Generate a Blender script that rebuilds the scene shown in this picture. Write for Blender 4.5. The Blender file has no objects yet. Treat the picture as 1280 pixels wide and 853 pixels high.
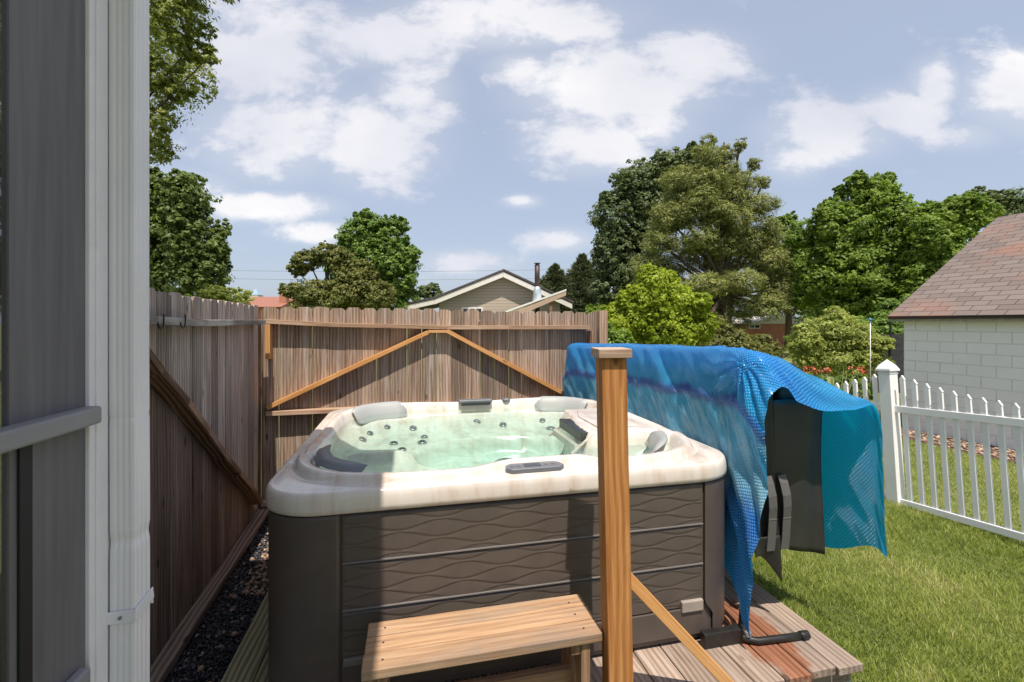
import bpy, math, random
import numpy as np
from mathutils import Vector, Matrix, noise as mnoise
random.seed(7); rng = np.random.default_rng(7)
S = bpy.context.scene
R = math.radians
# ---------------------------------------------------------------- camera, world, sun, exposure
FPX, CX, CY, EYE = 569.0, 640.0, 403.0, 1.79
cam = bpy.data.cameras.new('camera'); cam.lens = 16.0; cam.sensor_width = 36; cam.clip_end = 5000; cam.clip_start = .05; cam.shift_y = -23.5/1280
camo = bpy.data.objects.new('camera', cam); S.collection.objects.link(camo)
camo.location = (0, 0, EYE); camo.rotation_euler = (R(90), 0, 0); S.camera = camo
SUN_AZ = (-.19, .98); SUN_EL = 68.0
w = bpy.data.worlds.new('World'); S.world = w; w.use_nodes = True
nt = w.node_tree; N = nt.nodes; L = nt.links; N.clear()
def wn(t, **k):
    n = N.new(t)
    for a, v in k.items(): setattr(n, a, v)
    return n
def wmath(op, a, b=None, c=None):
    n = wn('ShaderNodeMath', operation=op)
    for i, v in enumerate((a, b, c)):
        if v is None: continue
        if isinstance(v, (int, float)): n.inputs[i].default_value = v
        else: L.new(v, n.inputs[i])
    return n.outputs[0]
sky = wn('ShaderNodeTexSky', sky_type='NISHITA'); sky.sun_disc = False
sky.sun_elevation = R(SUN_EL); sky.sun_rotation = math.atan2(-SUN_AZ[0], -SUN_AZ[1])
sky.air_density = 1.0; sky.dust_density = 2.2; sky.ozone_density = 1.2
tc = wn('ShaderNodeTexCoord'); sep = wn('ShaderNodeSeparateXYZ'); L.new(tc.outputs['Generated'], sep.inputs[0])
ysafe = wmath('MAXIMUM', sep.outputs[1], .05)
tx = wmath('DIVIDE', sep.outputs[0], ysafe); tz = wmath('DIVIDE', sep.outputs[2], ysafe)
blobs = [  # heading, height (as tangents), widths, weight: the cloud banks over the garden
 (-.30,.62,.22,.07,1.0),(-.02,.66,.30,.07,1.0),(-.55,.58,.20,.16,.9),(-.52,.42,.20,.12,.9),(-.30,.40,.16,.12,.9),(-.22,.50,.10,.12,.9),(.22,.52,.22,.10,1.1),(.02,.56,.10,.05,.7),
 (.38,.58,.16,.07,.9),(.16,.40,.14,.08,1.0),(.30,.44,.12,.07,.7),(.70,.42,.16,.07,1.0),(.86,.46,.12,.06,1.0),(.93,.52,.06,.06,1.1),(.98,.41,.12,.04,.7),(.62,.36,.08,.05,.8),(-.56,.255,.18,.035,1.0),(.10,.18,.09,.03,.9),
 (-.10,.13,.12,.035,.8),(.02,.265,.05,.018,.8),(-.40,.20,.14,.03,.6),(-.75,.3,.2,.05,.6),(1.15,.5,.2,.1,.9),(-1.1,.5,.3,.2,.8)]
acc = None
for bx_, bz_, sx_, sz_, wt in blobs:
    dx = wmath('DIVIDE', wmath('SUBTRACT', tx, bx_), sx_); dz = wmath('DIVIDE', wmath('SUBTRACT', tz, bz_), sz_)
    r2 = wmath('ADD', wmath('MULTIPLY', dx, dx), wmath('MULTIPLY', dz, dz))
    g = wmath('MULTIPLY', wmath('EXPONENT', wmath('MULTIPLY', r2, -1.0)), wt)
    acc = g if acc is None else wmath('MAXIMUM', acc, g)
comb = wn('ShaderNodeCombineXYZ'); L.new(tx, comb.inputs[0]); L.new(wmath('MULTIPLY', tz, 1.7), comb.inputs[1])
n1 = wn('ShaderNodeTexNoise'); n1.inputs['Scale'].default_value = 5.2; n1.inputs['Detail'].default_value = 10; n1.inputs['Roughness'].default_value = .62; n1.inputs['Distortion'].default_value = .15
L.new(comb.outputs[0], n1.inputs['Vector'])
n2 = wn('ShaderNodeTexNoise'); n2.inputs['Scale'].default_value = 1.6; n2.inputs['Detail'].default_value = 5
L.new(comb.outputs[0], n2.inputs['Vector'])
dens = wmath('ADD', wmath('MULTIPLY', acc, .88), wmath('MULTIPLY', wmath('SUBTRACT', n1.outputs[0], .5), 1.95))
mr = wn('ShaderNodeMapRange', interpolation_type='SMOOTHSTEP'); L.new(dens, mr.inputs[0])
mr.inputs[1].default_value = .22; mr.inputs[2].default_value = .72; mr.inputs[3].default_value = 0; mr.inputs[4].default_value = .85
haze = wn('ShaderNodeMapRange', interpolation_type='SMOOTHSTEP'); L.new(acc, haze.inputs[0]); haze.inputs[1].default_value = .05; haze.inputs[2].default_value = .9; haze.inputs[4].default_value = .36
cmask = wmath('MAXIMUM', mr.outputs[0], haze.outputs[0])
csh = wn('ShaderNodeMapRange'); L.new(n2.outputs[0], csh.inputs[0]); csh.inputs[1].default_value = .35; csh.inputs[2].default_value = .65
ccol = wn('ShaderNodeMix', data_type='RGBA'); L.new(csh.outputs[0], ccol.inputs[0])
ccol.inputs[6].default_value = (4.25, 4.3, 4.75, 1); ccol.inputs[7].default_value = (6.0, 5.85, 5.8, 1)
veil = wn('ShaderNodeMix', data_type='RGBA'); veil.inputs[0].default_value = .68; L.new(sky.outputs[0], veil.inputs[6]); veil.inputs[7].default_value = (2.85, 3.2, 3.95, 1)
mx = wn('ShaderNodeMix', data_type='RGBA'); L.new(cmask, mx.inputs[0]); L.new(veil.outputs[2], mx.inputs[6]); L.new(ccol.outputs[2], mx.inputs[7])
bg = wn('ShaderNodeBackground'); bg.inputs[1].default_value = .115; L.new(mx.outputs[2], bg.inputs[0])
wo = wn('ShaderNodeOutputWorld'); L.new(bg.outputs[0], wo.inputs[0])
sl = bpy.data.lights.new('sun', 'SUN'); sl.energy = 3.9; sl.angle = R(.55); sl.color = (1, .91, .79)
so = bpy.data.objects.new('sun', sl); S.collection.objects.link(so); so.location = (0, -5, 12)
ce = math.cos(R(SUN_EL)); SD = Vector((SUN_AZ[0]*ce, SUN_AZ[1]*ce, -math.sin(R(SUN_EL))))
so.rotation_euler = SD.to_track_quat('-Z', 'Y').to_euler()
S.view_settings.view_transform = 'Standard'; S.view_settings.look = 'None'; S.view_settings.gamma = 1
S.view_settings.exposure = 0.66; S.view_settings.use_curve_mapping = False
S.cycles.transparent_max_bounces = 16; S.cycles.max_bounces = 8
# ---------------------------------------------------------------- helpers
def P(px, py, D): return Vector(((px-CX)/FPX*D, D, EYE-(py-CY)/FPX*D))
def link(o, parent=None):
    S.collection.objects.link(o)
    if parent: o.parent = parent
    return o
def tag(o, label=None, cat=None, group=None, kind=None):
    if label: o['label'] = label
    if cat: o['category'] = cat
    if group: o['group'] = group
    if kind: o['kind'] = kind
    return o
def thing(name, label, cat, loc=(0,0,0), rotz=0, group=None, kind=None):
    o = bpy.data.objects.new(name, None); o.empty_display_size = .2
    o.location = loc; o.rotation_euler = (0, 0, rotz); link(o)
    return tag(o, label, cat, group, kind)
class MB:
    def __init__(s): s.v = []; s.f = []; s.g = []; s.t = []
    def add(s, vs, fs, g=None, tint=None):
        o = len(s.v); s.v += [tuple(v) for v in vs]; s.f += [tuple(i+o for i in f) for f in fs]
        if tint is None: tint = random.uniform(.85, 1.12)
        if g is None: g = [tuple(v) for v in vs]
        s.g += g; s.t += [tint]*len(vs)
    def beam(s, p0, p1, w, t, up=(0,0,1), tint=None, jit=0):
        """w across (side), t along up-ish"""
        p0 = Vector(p0); p1 = Vector(p1); d = (p1-p0); Ln = d.length; d.normalize()
        up = Vector(up); sd = d.cross(up)
        if sd.length < 1e-4: sd = d.cross(Vector((0,1,0)))
        sd.normalize(); u = sd.cross(d); vs = []; g = []
        off = Vector((random.uniform(0,50), random.uniform(0,50), random.uniform(0,50)))
        for a, lx in ((p0, 0), (p1, Ln)):
            for i, j in ((-1,-1),(1,-1),(1,1),(-1,1)):
                vs.append(a+sd*(i*w/2)+u*(j*t/2)+Vector((random.uniform(-jit,jit),)*3)); g.append(tuple(off+Vector((lx, i*w/2, j*t/2))))
        s.add(vs, [(0,1,2,3),(4,7,6,5),(0,4,5,1),(1,5,6,2),(2,6,7,3),(3,7,4,0)], g, tint)
        return s
    def box(s, a, b, tint=None):
        a = Vector(a); b = Vector(b); sz = b-a; ax = max(range(3), key=lambda i: abs(sz[i]))
        c = (a+b)/2
        off = Vector((random.uniform(0,50), random.uniform(0,50), random.uniform(0,50)))
        vs = [(x,y,z) for x in (a[0],b[0]) for y in (a[1],b[1]) for z in (a[2],b[2])]
        g = []
        for v in vs:
            r = [v[ax]] + [v[i] for i in range(3) if i != ax]; g.append(tuple(off+Vector(r)))
        s.add(vs, [(0,1,3,2),(4,6,7,5),(0,4,5,1),(2,3,7,6),(0,2,6,4),(1,5,7,3)], g, tint); return s
    def prism(s, poly, y0, y1, M=None, tint=None, axis='y', long=1):
        """polygon in (x,z) extruded along y (axis='y'), or (x,y) extruded in z, or (y,z) extruded in x"""
        n = len(poly); vs = []; g = []
        off = Vector((random.uniform(0,50), random.uniform(0,50), random.uniform(0,50)))
        for y in (y0, y1):
            for p in poly:
                v = {'y': (p[0], y, p[1]), 'z': (p[0], p[1], y), 'x': (y, p[0], p[1])}[axis]
                vs.append(M @ Vector(v) if M else Vector(v)); g.append(tuple(off+Vector((p[long], p[1-long], y))))
        fs = [tuple(range(n)), tuple(range(2*n-1, n-1, -1))]+[(i, i+n, (i+1)%n+n, (i+1)%n) for i in range(n)]
        s.add(vs, fs, g, tint); return s
    def tube(s, pts, rad, seg=10, cap=True):
        pts = [Vector(p) for p in pts]; n = len(pts); vs = []; g = []; ln = 0
        if not hasattr(rad, '__len__'): rad = [rad]*n
        ref = None; off = random.uniform(0, 40)
        for i, p in enumerate(pts):
            d = (pts[min(i+1,n-1)]-pts[max(i-1,0)]).normalized()
            if ref is None: ref = d.orthogonal().normalized()
            a = (ref-d*ref.dot(d)).normalized(); ref = a; b = d.cross(a)
            if i: ln += (p-pts[i-1]).length
            for k in range(seg):
                th = 2*math.pi*k/seg; q = a*math.cos(th)*rad[i]+b*math.sin(th)*rad[i]; vs.append(p+q); g.append((ln+off, q.x, q.y))
        fs = [(i*seg+k, i*seg+(k+1)%seg, (i+1)*seg+(k+1)%seg, (i+1)*seg+k) for i in range(n-1) for k in range(seg)]
        if cap: fs += [tuple(range(seg-1,-1,-1)), tuple(range((n-1)*seg, n*seg))]
        s.add(vs, fs, g, 1.0); return s
    def lathe(s, prof, c=(0,0,0), seg=24, M=None):
        vs = []; fs = []; n = len(prof)
        for r, z in prof:
            for k in range(seg):
                th = 2*math.pi*k/seg; v = Vector((r*math.cos(th), r*math.sin(th), z)); vs.append((M @ v if M else v)+Vector(c))
        fs = [(i*seg+k, i*seg+(k+1)%seg, (i+1)*seg+(k+1)%seg, (i+1)*seg+k) for i in range(n-1) for k in range(seg)]
        fs += [tuple(range(seg-1,-1,-1)), tuple(range((n-1)*seg, n*seg))]
        s.add(vs, fs, None, 1.0); return s
    def build(s, name, mat, parent=None, smooth=False, bevel=0, seg=2):
        me = bpy.data.meshes.new(name); me.from_pydata(s.v, [], s.f); me.validate()
        a = me.attributes.new('g', 'FLOAT_VECTOR', 'POINT'); a.data.foreach_set('vector', np.array(s.g, dtype=np.float32).ravel())
        a = me.attributes.new('tint', 'FLOAT', 'POINT'); a.data.foreach_set('value', np.array(s.t, dtype=np.float32))
        import bmesh
        bm = bmesh.new(); bm.from_mesh(me); bmesh.ops.recalc_face_normals(bm, faces=bm.faces); bm.to_mesh(me); bm.free()
        me.materials.append(mat)
        if smooth: me.polygons.foreach_set('use_smooth', [True]*len(me.polygons))
        o = link(bpy.data.objects.new(name, me), parent)
        if bevel:
            m = o.modifiers.new('bevel', 'BEVEL'); m.width = bevel; m.segments = seg; m.limit_method = 'ANGLE'; m.angle_limit = R(35)
            if smooth is False: me.polygons.foreach_set('use_smooth', [False]*len(me.polygons))
        return o
def fast(name, V, F, mat, parent=None, tint=None, g=None, smooth=False):
    """V (n,3) array, F (m,k) array"""
    me = bpy.data.meshes.new(name); V = np.asarray(V, np.float32); F = np.asarray(F, np.int32); k = F.shape[1]
    me.vertices.add(len(V)); me.vertices.foreach_set('co', V.ravel())
    me.loops.add(F.size); me.loops.foreach_set('vertex_index', F.ravel())
    me.polygons.add(len(F)); me.polygons.foreach_set('loop_start', np.arange(0, F.size, k, dtype=np.int32)); me.polygons.foreach_set('loop_total', np.full(len(F), k, np.int32))
    if smooth: me.polygons.foreach_set('use_smooth', np.ones(len(F), bool))
    me.update(calc_edges=True)
    if tint is not None:
        a = me.attributes.new('tint', 'FLOAT', 'POINT'); a.data.foreach_set('value', np.asarray(tint, np.float32))
    if g is not None:
        a = me.attributes.new('g', 'FLOAT_VECTOR', 'POINT'); a.data.foreach_set('vector', np.asarray(g, np.float32).ravel())
    me.materials.append(mat)
    return link(bpy.data.objects.new(name, me), parent)
# ---------------------------------------------------------------- materials
class Mat:
    def __init__(s, name):
        s.m = bpy.data.materials.new(name); s.m.use_nodes = True; s.t = s.m.node_tree; s.n = s.t.nodes; s.l = s.t.links
        s.b = s.n['Principled BSDF']; s.out = s.n['Material Output']
    def nd(s, t, **k):
        n = s.n.new(t)
        for a, v in k.items(): setattr(n, a, v)
        return n
    def attr(s, nm): return s.nd('ShaderNodeAttribute', attribute_name=nm)
    def mapping(s, src, sc, rot=(0,0,0)):
        m = s.nd('ShaderNodeMapping'); m.inputs['Scale'].default_value = sc; m.inputs['Rotation'].default_value = rot; s.l.new(src, m.inputs[0]); return m.outputs[0]
    def noise(s, vec, sc, det=4, rough=.55, dist=0):
        n = s.nd('ShaderNodeTexNoise'); n.inputs['Scale'].default_value = sc; n.inputs['Detail'].default_value = det
        n.inputs['Roughness'].default_value = rough; n.inputs['Distortion'].default_value = dist
        if vec is not None: s.l.new(vec, n.inputs['Vector'])
        return n.outputs[0]
    def ramp(s, fac, stops):
        r = s.nd('ShaderNodeValToRGB'); e = r.color_ramp.elements
        while len(e) < len(stops): e.new(.5)
        for x, (p, c) in zip(e, stops): x.position = p; x.color = (*c, 1) if len(c) == 3 else c
        s.l.new(fac, r.inputs[0]); return r.outputs[0]
    def math(s, op, a, b=None):
        n = s.nd('ShaderNodeMath', operation=op)
        for i, v in enumerate((a, b)):
            if v is None: continue
            if isinstance(v, (int, float)): n.inputs[i].default_value = v
            else: s.l.new(v, n.inputs[i])
        return n.outputs[0]
    def mix(s, fac, a, b, mode='MIX'):
        n = s.nd('ShaderNodeMix', data_type='RGBA', blend_type=mode)
        for i, v in ((0, fac), (6, a), (7, b)):
            if isinstance(v, (int, float)): n.inputs[i].default_value = v
            elif isinstance(v, tuple): n.inputs[i].default_value = (*v, 1) if len(v) == 3 else v
            else: s.l.new(v, n.inputs[i])
        return n.outputs[2]
    def scale(s, col, fac):
        n = s.nd('ShaderNodeVectorMath', operation='SCALE'); s.l.new(col, n.inputs[0])
        if isinstance(fac, (int, float)): n.inputs['Scale'].default_value = fac
        else: s.l.new(fac, n.inputs['Scale'])
        return n.outputs[0]
    def color(s, c):
        if isinstance(c, tuple): s.b.inputs['Base Color'].default_value = (*c, 1)
        else: s.l.new(c, s.b.inputs['Base Color'])
        return s
    def rough(s, v):
        if isinstance(v, (int, float)): s.b.inputs['Roughness'].default_value = v
        else: s.l.new(v, s.b.inputs['Roughness'])
        return s
    def bump(s, h, dist=.002, st=1.0):
        b = s.nd('ShaderNodeBump'); b.inputs['Distance'].default_value = dist; b.inputs['Strength'].default_value = st
        s.l.new(h, b.inputs['Height']); s.l.new(b.outputs[0], s.b.inputs['Normal']); return s
    def obj(s): return s.nd('ShaderNodeTexCoord').outputs['Object']
def plain(name, c, rough=.5, metal=0, var=.12, sc=6, bump=0, bsc=200):
    m = Mat(name); o = m.obj(); n = m.noise(o, sc, 5)
    lo = tuple(x*(1-var) for x in c); hi = tuple(min(1, x*(1+var)) for x in c)
    m.color(m.ramp(n, [(.3, lo), (.7, hi)])); m.rough(rough); m.b.inputs['Metallic'].default_value = metal
    if bump: m.bump(m.noise(o, bsc, 3), bump)
    return m.m
def wood(name, dark, mid, light, ring=.5, tvar=1.0, rough=.8, streak=None, bmp=.0022, grey=0.0):
    m = Mat(name); g = m.attr('g').outputs['Vector']
    fine = m.noise(m.mapping(g, (2.6, 110, 110)), 1, 6, .7, .5)
    med = m.noise(m.mapping(g, (1.3, 15, 15)), 1, 5, .65, 1.0)
    wv = m.nd('ShaderNodeTexWave', wave_type='BANDS', bands_direction='Y'); wv.inputs['Scale'].default_value = 4.5; wv.inputs['Distortion'].default_value = 7
    wv.inputs['Detail'].default_value = 2; wv.inputs['Detail Scale'].default_value = .6; m.l.new(m.mapping(g, (.55, 2.3, 2.3)), wv.inputs['Vector'])
    f = m.math('ADD', m.math('MULTIPLY', fine, .45), m.math('ADD', m.math('MULTIPLY', med, .55-ring*.35), m.math('MULTIPLY', wv.outputs[1], ring*.35)))
    col = m.ramp(f, [(.33, dark), (.49, mid), (.66, light)])
    # knots
    vo = m.nd('ShaderNodeTexVoronoi'); vo.inputs['Scale'].default_value = 1; m.l.new(m.mapping(g, (3.0, 8, 8)), vo.inputs['Vector'])
    gry = m.nd('ShaderNodeMapRange'); m.l.new(m.noise(m.mapping(g, (1.1,4,4)), 1, 5, .65), gry.inputs[0]); gry.inputs[1].default_value = .48; gry.inputs[2].default_value = .68; gry.inputs[4].default_value = grey
    if grey: col = m.mix(gry.outputs[0], col, (.22,.19,.17))
    kn = m.nd('ShaderNodeMapRange'); m.l.new(vo.outputs['Distance'], kn.inputs[0]); kn.inputs[1].default_value = .07; kn.inputs[2].default_value = .12; kn.inputs[3].default_value = .75; kn.inputs[4].default_value = 0
    col = m.mix(kn.outputs[0], col, tuple(x*.35 for x in dark))
    if streak:
        sn = m.noise(m.mapping(g, (.8, 22, 22)), 1, 5, .7)
        sf = m.nd('ShaderNodeMapRange'); m.l.new(sn, sf.inputs[0]); sf.inputs[1].default_value = .55; sf.inputs[2].default_value = .68; sf.inputs[4].default_value = .75
        col = m.mix(sf.outputs[0], col, streak)
    col = m.scale(col, m.attr('tint').outputs['Fac'])
    m.color(col); m.rough(rough); m.bump(m.math('ADD', fine, m.math('MULTIPLY', med, .6)), bmp); m.b.inputs['Specular IOR Level'].default_value = .25
    return m.m
def leafmat(name, dark, light, trans=.35):
    m = Mat(name); t = m.attr('tint').outputs['Fac']; n = m.noise(m.obj(), .9, 3)
    f = m.math('ADD', m.math('MULTIPLY', t, .7), m.math('MULTIPLY', n, .35))
    col = m.ramp(f, [(.15, dark), (.85, light)]); m.color(col); m.rough(.5); m.b.inputs['Specular IOR Level'].default_value = .3
    tr = m.nd('ShaderNodeBsdfTranslucent'); m.l.new(m.mix(.5, col, (light[0]*1.3, light[1]*1.5, light[2]*.6)), tr.inputs[0])
    mx = m.nd('ShaderNodeMixShader'); mx.inputs[0].default_value = trans; m.l.new(m.b.outputs[0], mx.inputs[1]); m.l.new(tr.outputs[0], mx.inputs[2]); m.l.new(mx.outputs[0], m.out.inputs[0])
    return m.m
W_FENCE = wood('weathered fence wood', (.11,.070,.048), (.28,.195,.142), (.45,.35,.275), ring=.4, streak=(.52,.46,.41), grey=.5)
W_GREY = wood('grey fence wood', (.12,.085,.068), (.30,.235,.20), (.50,.435,.39), ring=.35, streak=(.55,.51,.48))
W_DARKB = wood('dark stained wood', (0.042,0.022,0.014), (0.120,0.066,0.043), (0.228,0.138,0.096), ring=.9)
W_RAIL = wood('tan fence rail wood', (.24,.14,.085), (.40,.26,.17), (.52,.37,.27), ring=.5)
W_GREYRAIL = wood('grey rail wood', (.16,.14,.12), (.28,.25,.23), (.42,.39,.36), ring=.8)
W_BROWN = wood('brown brace wood', (.09,.048,.028), (.20,.11,.065), (.33,.20,.13), ring=.9)
W_SILL = wood('brown base rail wood', (.13,.09,.07), (.24,.17,.135), (.36,.27,.22), ring=.8)
W_ORANGE = wood('orange brace wood', (.38,.17,.05), (.56,.28,.10), (.66,.36,.16), ring=.4)
W_POST = wood('post wood', (.24,.090,.026), (.43,.185,.058), (.58,.31,.125), ring=.35)
W_CAP = wood('cap wood', (.32,.21,.15), (.46,.33,.25), (.56,.44,.36), ring=.8)
W_BENCH = wood('bench wood', (.20,.11,.06), (.40,.245,.14), (.52,.36,.235), ring=.22, streak=(.28,.21,.155), grey=.6)
W_BENCHEDGE = wood('bench leg wood', (.16,.09,.055), (.30,.18,.11), (.42,.28,.18), ring=.35)
W_DECK = wood('deck wood', (.15,.10,.075), (.28,.21,.165), (.40,.32,.265), ring=.45, streak=(.50,.43,.37), grey=.35)
W_MOSS = wood('mossy deck wood', (0.112,0.106,0.056), (0.213,0.194,0.112), (0.325,0.294,0.188), ring=.8)
# ---------------------------------------------------------------- ground
def ground_mat():
    m = Mat('lawn ground'); o = m.obj(); n = m.noise(o, 1.2, 6, .6); n2 = m.noise(o, 40, 4, .7)
    f = m.math('ADD', m.math('MULTIPLY', n, .5), m.math('MULTIPLY', n2, .5))
    m.color(m.ramp(f, [(.3, (.085,.105,.025)), (.5, (.16,.19,.045)), (.7, (.27,.27,.11))])); m.rough(.95); m.bump(n2, .03); return m.m
g_ = MB(); g_.add([(-400,-60,0),(400,-60,0),(400,700,0),(-400,700,0)], [(0,1,2,3)]); tag(g_.build('ground', ground_mat()), kind='structure')
LX = lambda D: -1.793-.269*(D-2.247)        # left fence line
mg = Mat('gravel bed'); n = mg.noise(mg.obj(), 70, 4, .7); mg.color(mg.ramp(n, [(.3,(.012,.012,.014)),(.7,(.05,.05,.058))])); mg.rough(.9); mg.bump(n, .02)
g_ = MB(); g_.add([(LX(1.3)+.0,1.3,.006),(-1.0,1.3,.006),(-1.9,4.9,.006),(LX(4.3)-.05,4.3,.006)], [(0,1,2,3)]); tag(g_.build('gravel_base', mg.m), kind='structure')
# stones
def stones(n, xs, ys, zs, smin, smax, name, mat, mask=None, kindlab=None, cols=None):
    V = []; F = []; T = []
    base = np.array([(1,0,0),(-1,0,0),(0,1,0),(0,-1,0),(0,0,1),(0,0,-1)], float)
    fs = np.array([(0,2,4),(2,1,4),(1,3,4),(3,0,4),(2,0,5),(1,2,5),(3,1,5),(0,3,5)])
    k = 0
    while k < n:
        x = rng.uniform(*xs); y = rng.uniform(*ys)
        if mask and not mask(x, y): continue
        s = rng.uniform(smin, smax)*np.array([1, rng.uniform(.5,1), rng.uniform(.35,.7)])
        q = base*s*rng.uniform(.7, 1.2, (6,1)); A = np.array(Matrix.Rotation(rng.uniform(0,6.3), 3, 'Z') @ Matrix.Rotation(rng.uniform(-.6,.6), 3, 'X'))
        V.append(q@A.T+np.array([x, y, zs+rng.uniform(0, .012)])); F.append(fs+6*k); T += [rng.uniform(0,1)]*6; k += 1
    return fast(name, np.vstack(V), np.vstack(F), mat, tint=T)
ms = Mat('black stone chips'); ms.color(ms.ramp(ms.attr('tint').outputs['Fac'], [(.0,(.010,.010,.013)),(.7,(.04,.04,.048)),(.93,(.11,.11,.125)),(1,(.30,.27,.25))])); ms.rough(.45)
o = stones(9000, (-2.5,-1.0), (1.35,4.3), .006, .008, .019, 'gravel', ms.m, lambda x, y: x > LX(y)+.03 and x < -1.2-.25*(y-1.9)+.05)
tag(o, 'black stone gravel between the weathered fence and the deck edge', 'gravel', kind='stuff')
# wood chips, pale, in the sunlit end of the gravel
mc = Mat('pale wood chips'); mc.color(mc.ramp(mc.attr('tint').outputs['Fac'], [(0,(.20,.12,.08)),(1,(.50,.36,.27))])); mc.rough(.9)
o = stones(900, (-2.2,-1.5), (2.95,4.15), .016, .010, .022, 'wood_chips', mc.m, lambda x, y: x > -1.80-.28*(y-3.1) and x < -1.2-.25*(y-1.9)+.05)
tag(o, 'pale wood chips beside the tub at the sunny end of the gravel', 'wood chips', kind='stuff')
o = stones(60, (-2.3,-1.3), (2.0,4.1), .018, .012, .03, 'leaf_litter', mc.m, lambda x, y: x > LX(y)+.12 and x < -1.2-.25*(y-1.9))
tag(o, 'scattered tan leaf bits lying on the black gravel', 'leaf litter', kind='stuff')
# ---------------------------------------------------------------- timber fences
def dog(x, w, h, ear=.028): return [(x, -.0), (x+w, 0), (x+w, h-ear), (x+w-ear, h), (x+ear, h), (x, h-ear)]
FO = Vector((-2.32, 4.21, 0)); FR = math.atan2(.76, 3.25)
fx = Vector((math.cos(FR), math.sin(FR), 0))
def bf(px, py, off=-.06):
    """pixel on the plane of the back fence -> local x, z"""
    r = Vector(((px-CX)/FPX, 1, -(py-CY)/FPX)); nrm = Vector((-fx.y, fx.x, 0)); o = FO+nrm*off
    t = o.dot(nrm)/r.dot(nrm); q = r*t; return (q-o).dot(fx), q.z+EYE
fence = thing('board_fence', 'brown dog-eared board fence with orange diagonal braces behind the hot tub', 'fence', FO, FR)
m = MB(); x = .0
while x < 3.28:
    wd = random.choice((.138,.142,.146)); m.prism(dog(x, wd, 1.935-.011*x+random.uniform(-.008,.008)), -.0+random.uniform(-.002,.002), .017+random.uniform(-.001,.003), tint=random.uniform(.66,1.28)); x += wd+random.choice((.0015,.002,.005,.007))
m.build('boards', W_FENCE, fence, bevel=.0015, seg=1)
def bfr(p0, p1, w, t, name, mat, y=-.045, tint=None, extra=0):
    a = bf(*p0); b = bf(*p1); m = MB(); m.beam((a[0], y, a[1]), (b[0], y, b[1]), w, t, tint=tint); return m.build(name, mat, fence, bevel=.002)
m = MB(); pts = [bf(332,402), bf(420,406.5), bf(560,409.5), bf(736,409.5)]
for a, b in zip(pts, pts[1:]): m.beam((a[0],-.045,a[1]), (b[0]+.002,-.045,b[1]), .089, .040, tint=1.0)
m.build('rail', W_RAIL, fence, bevel=.002)
a = bf(333,517); m = MB(); m.beam((a[0],-.045,a[1]), (3.2,-.045,a[1]), .089, .040); m.build('rail', W_RAIL, fence, bevel=.002)
m = MB(); m.beam((.02,-.045,.13), (3.3,-.045,.13), .089, .040); m.build('rail', W_SILL, fence, bevel=.002)
bfr((334,510),(535,415.5), .089, .040, 'brace', W_ORANGE, tint=1.05)
bfr((558,413.5),(704,492), .089, .040, 'brace', W_ORANGE, tint=.95)
bfr((535,414.5),(558,414.5), .088, .028, 'block', W_ORANGE, tint=.9)
a = bf(334,404); m = MB(); m.box((a[0]-.01,-.088,a[1]-.33), (a[0]+.03,-.002,a[1]-.012)); m.build('block', W_ORANGE, fence, bevel=.002)['label'] = 'short orange upright at the left end'
m = MB(); m.box((3.22,-.088,1.15), (3.26,-.002,1.70)); m.build('block', W_BROWN, fence, bevel=.002)
m = MB(); m.box((3.335,-.07,0), (3.43,.025,1.915), tint=1.0); m.build('post', W_RAIL, fence, bevel=.003)
m = MB(); m.box((-.115,-.09,0), (.0,.0,1.79), tint=1.0); m.build('post', W_DARKB, fence, bevel=.003)
# left fence
LFO = Vector((LX(4.2), 4.2, 0)); LR = math.atan2(-1, .269)
lx = Vector((math.cos(LR), math.sin(LR), 0)); ly = Vector((-math.sin(LR), math.cos(LR), 0))
def lf(px, py, off=0):
    r = Vector(((px-CX)/FPX, 1, -(py-CY)/FPX)); o = LFO+ly*off; t = o.dot(ly)/r.dot(ly); q = r*t; return (q-o).dot(lx), q.z+EYE
lfen = thing('board_fence', 'grey weathered board fence in shade beside the white downspout', 'fence', LFO, LR)
m = MB(); x = .07; LEN = 2.68
while x < LEN:
    wd = random.choice((.136,.14,.146)); h = 1.94+.008*x
    m.prism(dog(x, wd, h+random.uniform(-.01,.01), .022), -.018, random.uniform(-.004,.003), tint=random.uniform(.62,1.28)); x += wd+random.choice((.002,.004,.006))
lb_ = m.build('boards', W_GREY, lfen, bevel=.0015, seg=1)
m = MB(); zz = [lf(326,403,.05), lf(250,404,.05), lf(186,401,.05)]
zz.append((LEN, zz[-1][1]))
for a, b in zip(zz, zz[1:]): m.beam((a[0],.047,a[1]), (b[0]+.003,.047,b[1]), .088, .040, tint=1.0)
m.build('rail', W_GREYRAIL, lfen, bevel=.003)
m = MB(); a = lf(322,628,.05); b = lf(190,478,.0)
sl_ = (b[1]-a[1])/(b[0]-a[0])
npt = 8; prev = None
for i in range(npt+1):
    xx = a[0]+(LEN-a[0])*i/npt; z_ = a[1]+sl_*(xx-a[0])+.012*math.sin(i*1.7)
    if prev: m.beam((prev[0],.046,prev[1]), (xx+.004,.046,z_), .088, .042, tint=1.0)
    prev = (xx, z_)
m.build('brace', W_BROWN, lfen, bevel=.003)
gt = W_GREY.node_tree; gn = gt.nodes; pb_ = gn['Principled BSDF']; src = pb_.inputs['Base Color'].links[0].from_socket
oc = gn.new('ShaderNodeTexCoord'); sx = gn.new('ShaderNodeSeparateXYZ'); gt.links.new(oc.outputs['Object'], sx.inputs[0])
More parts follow.
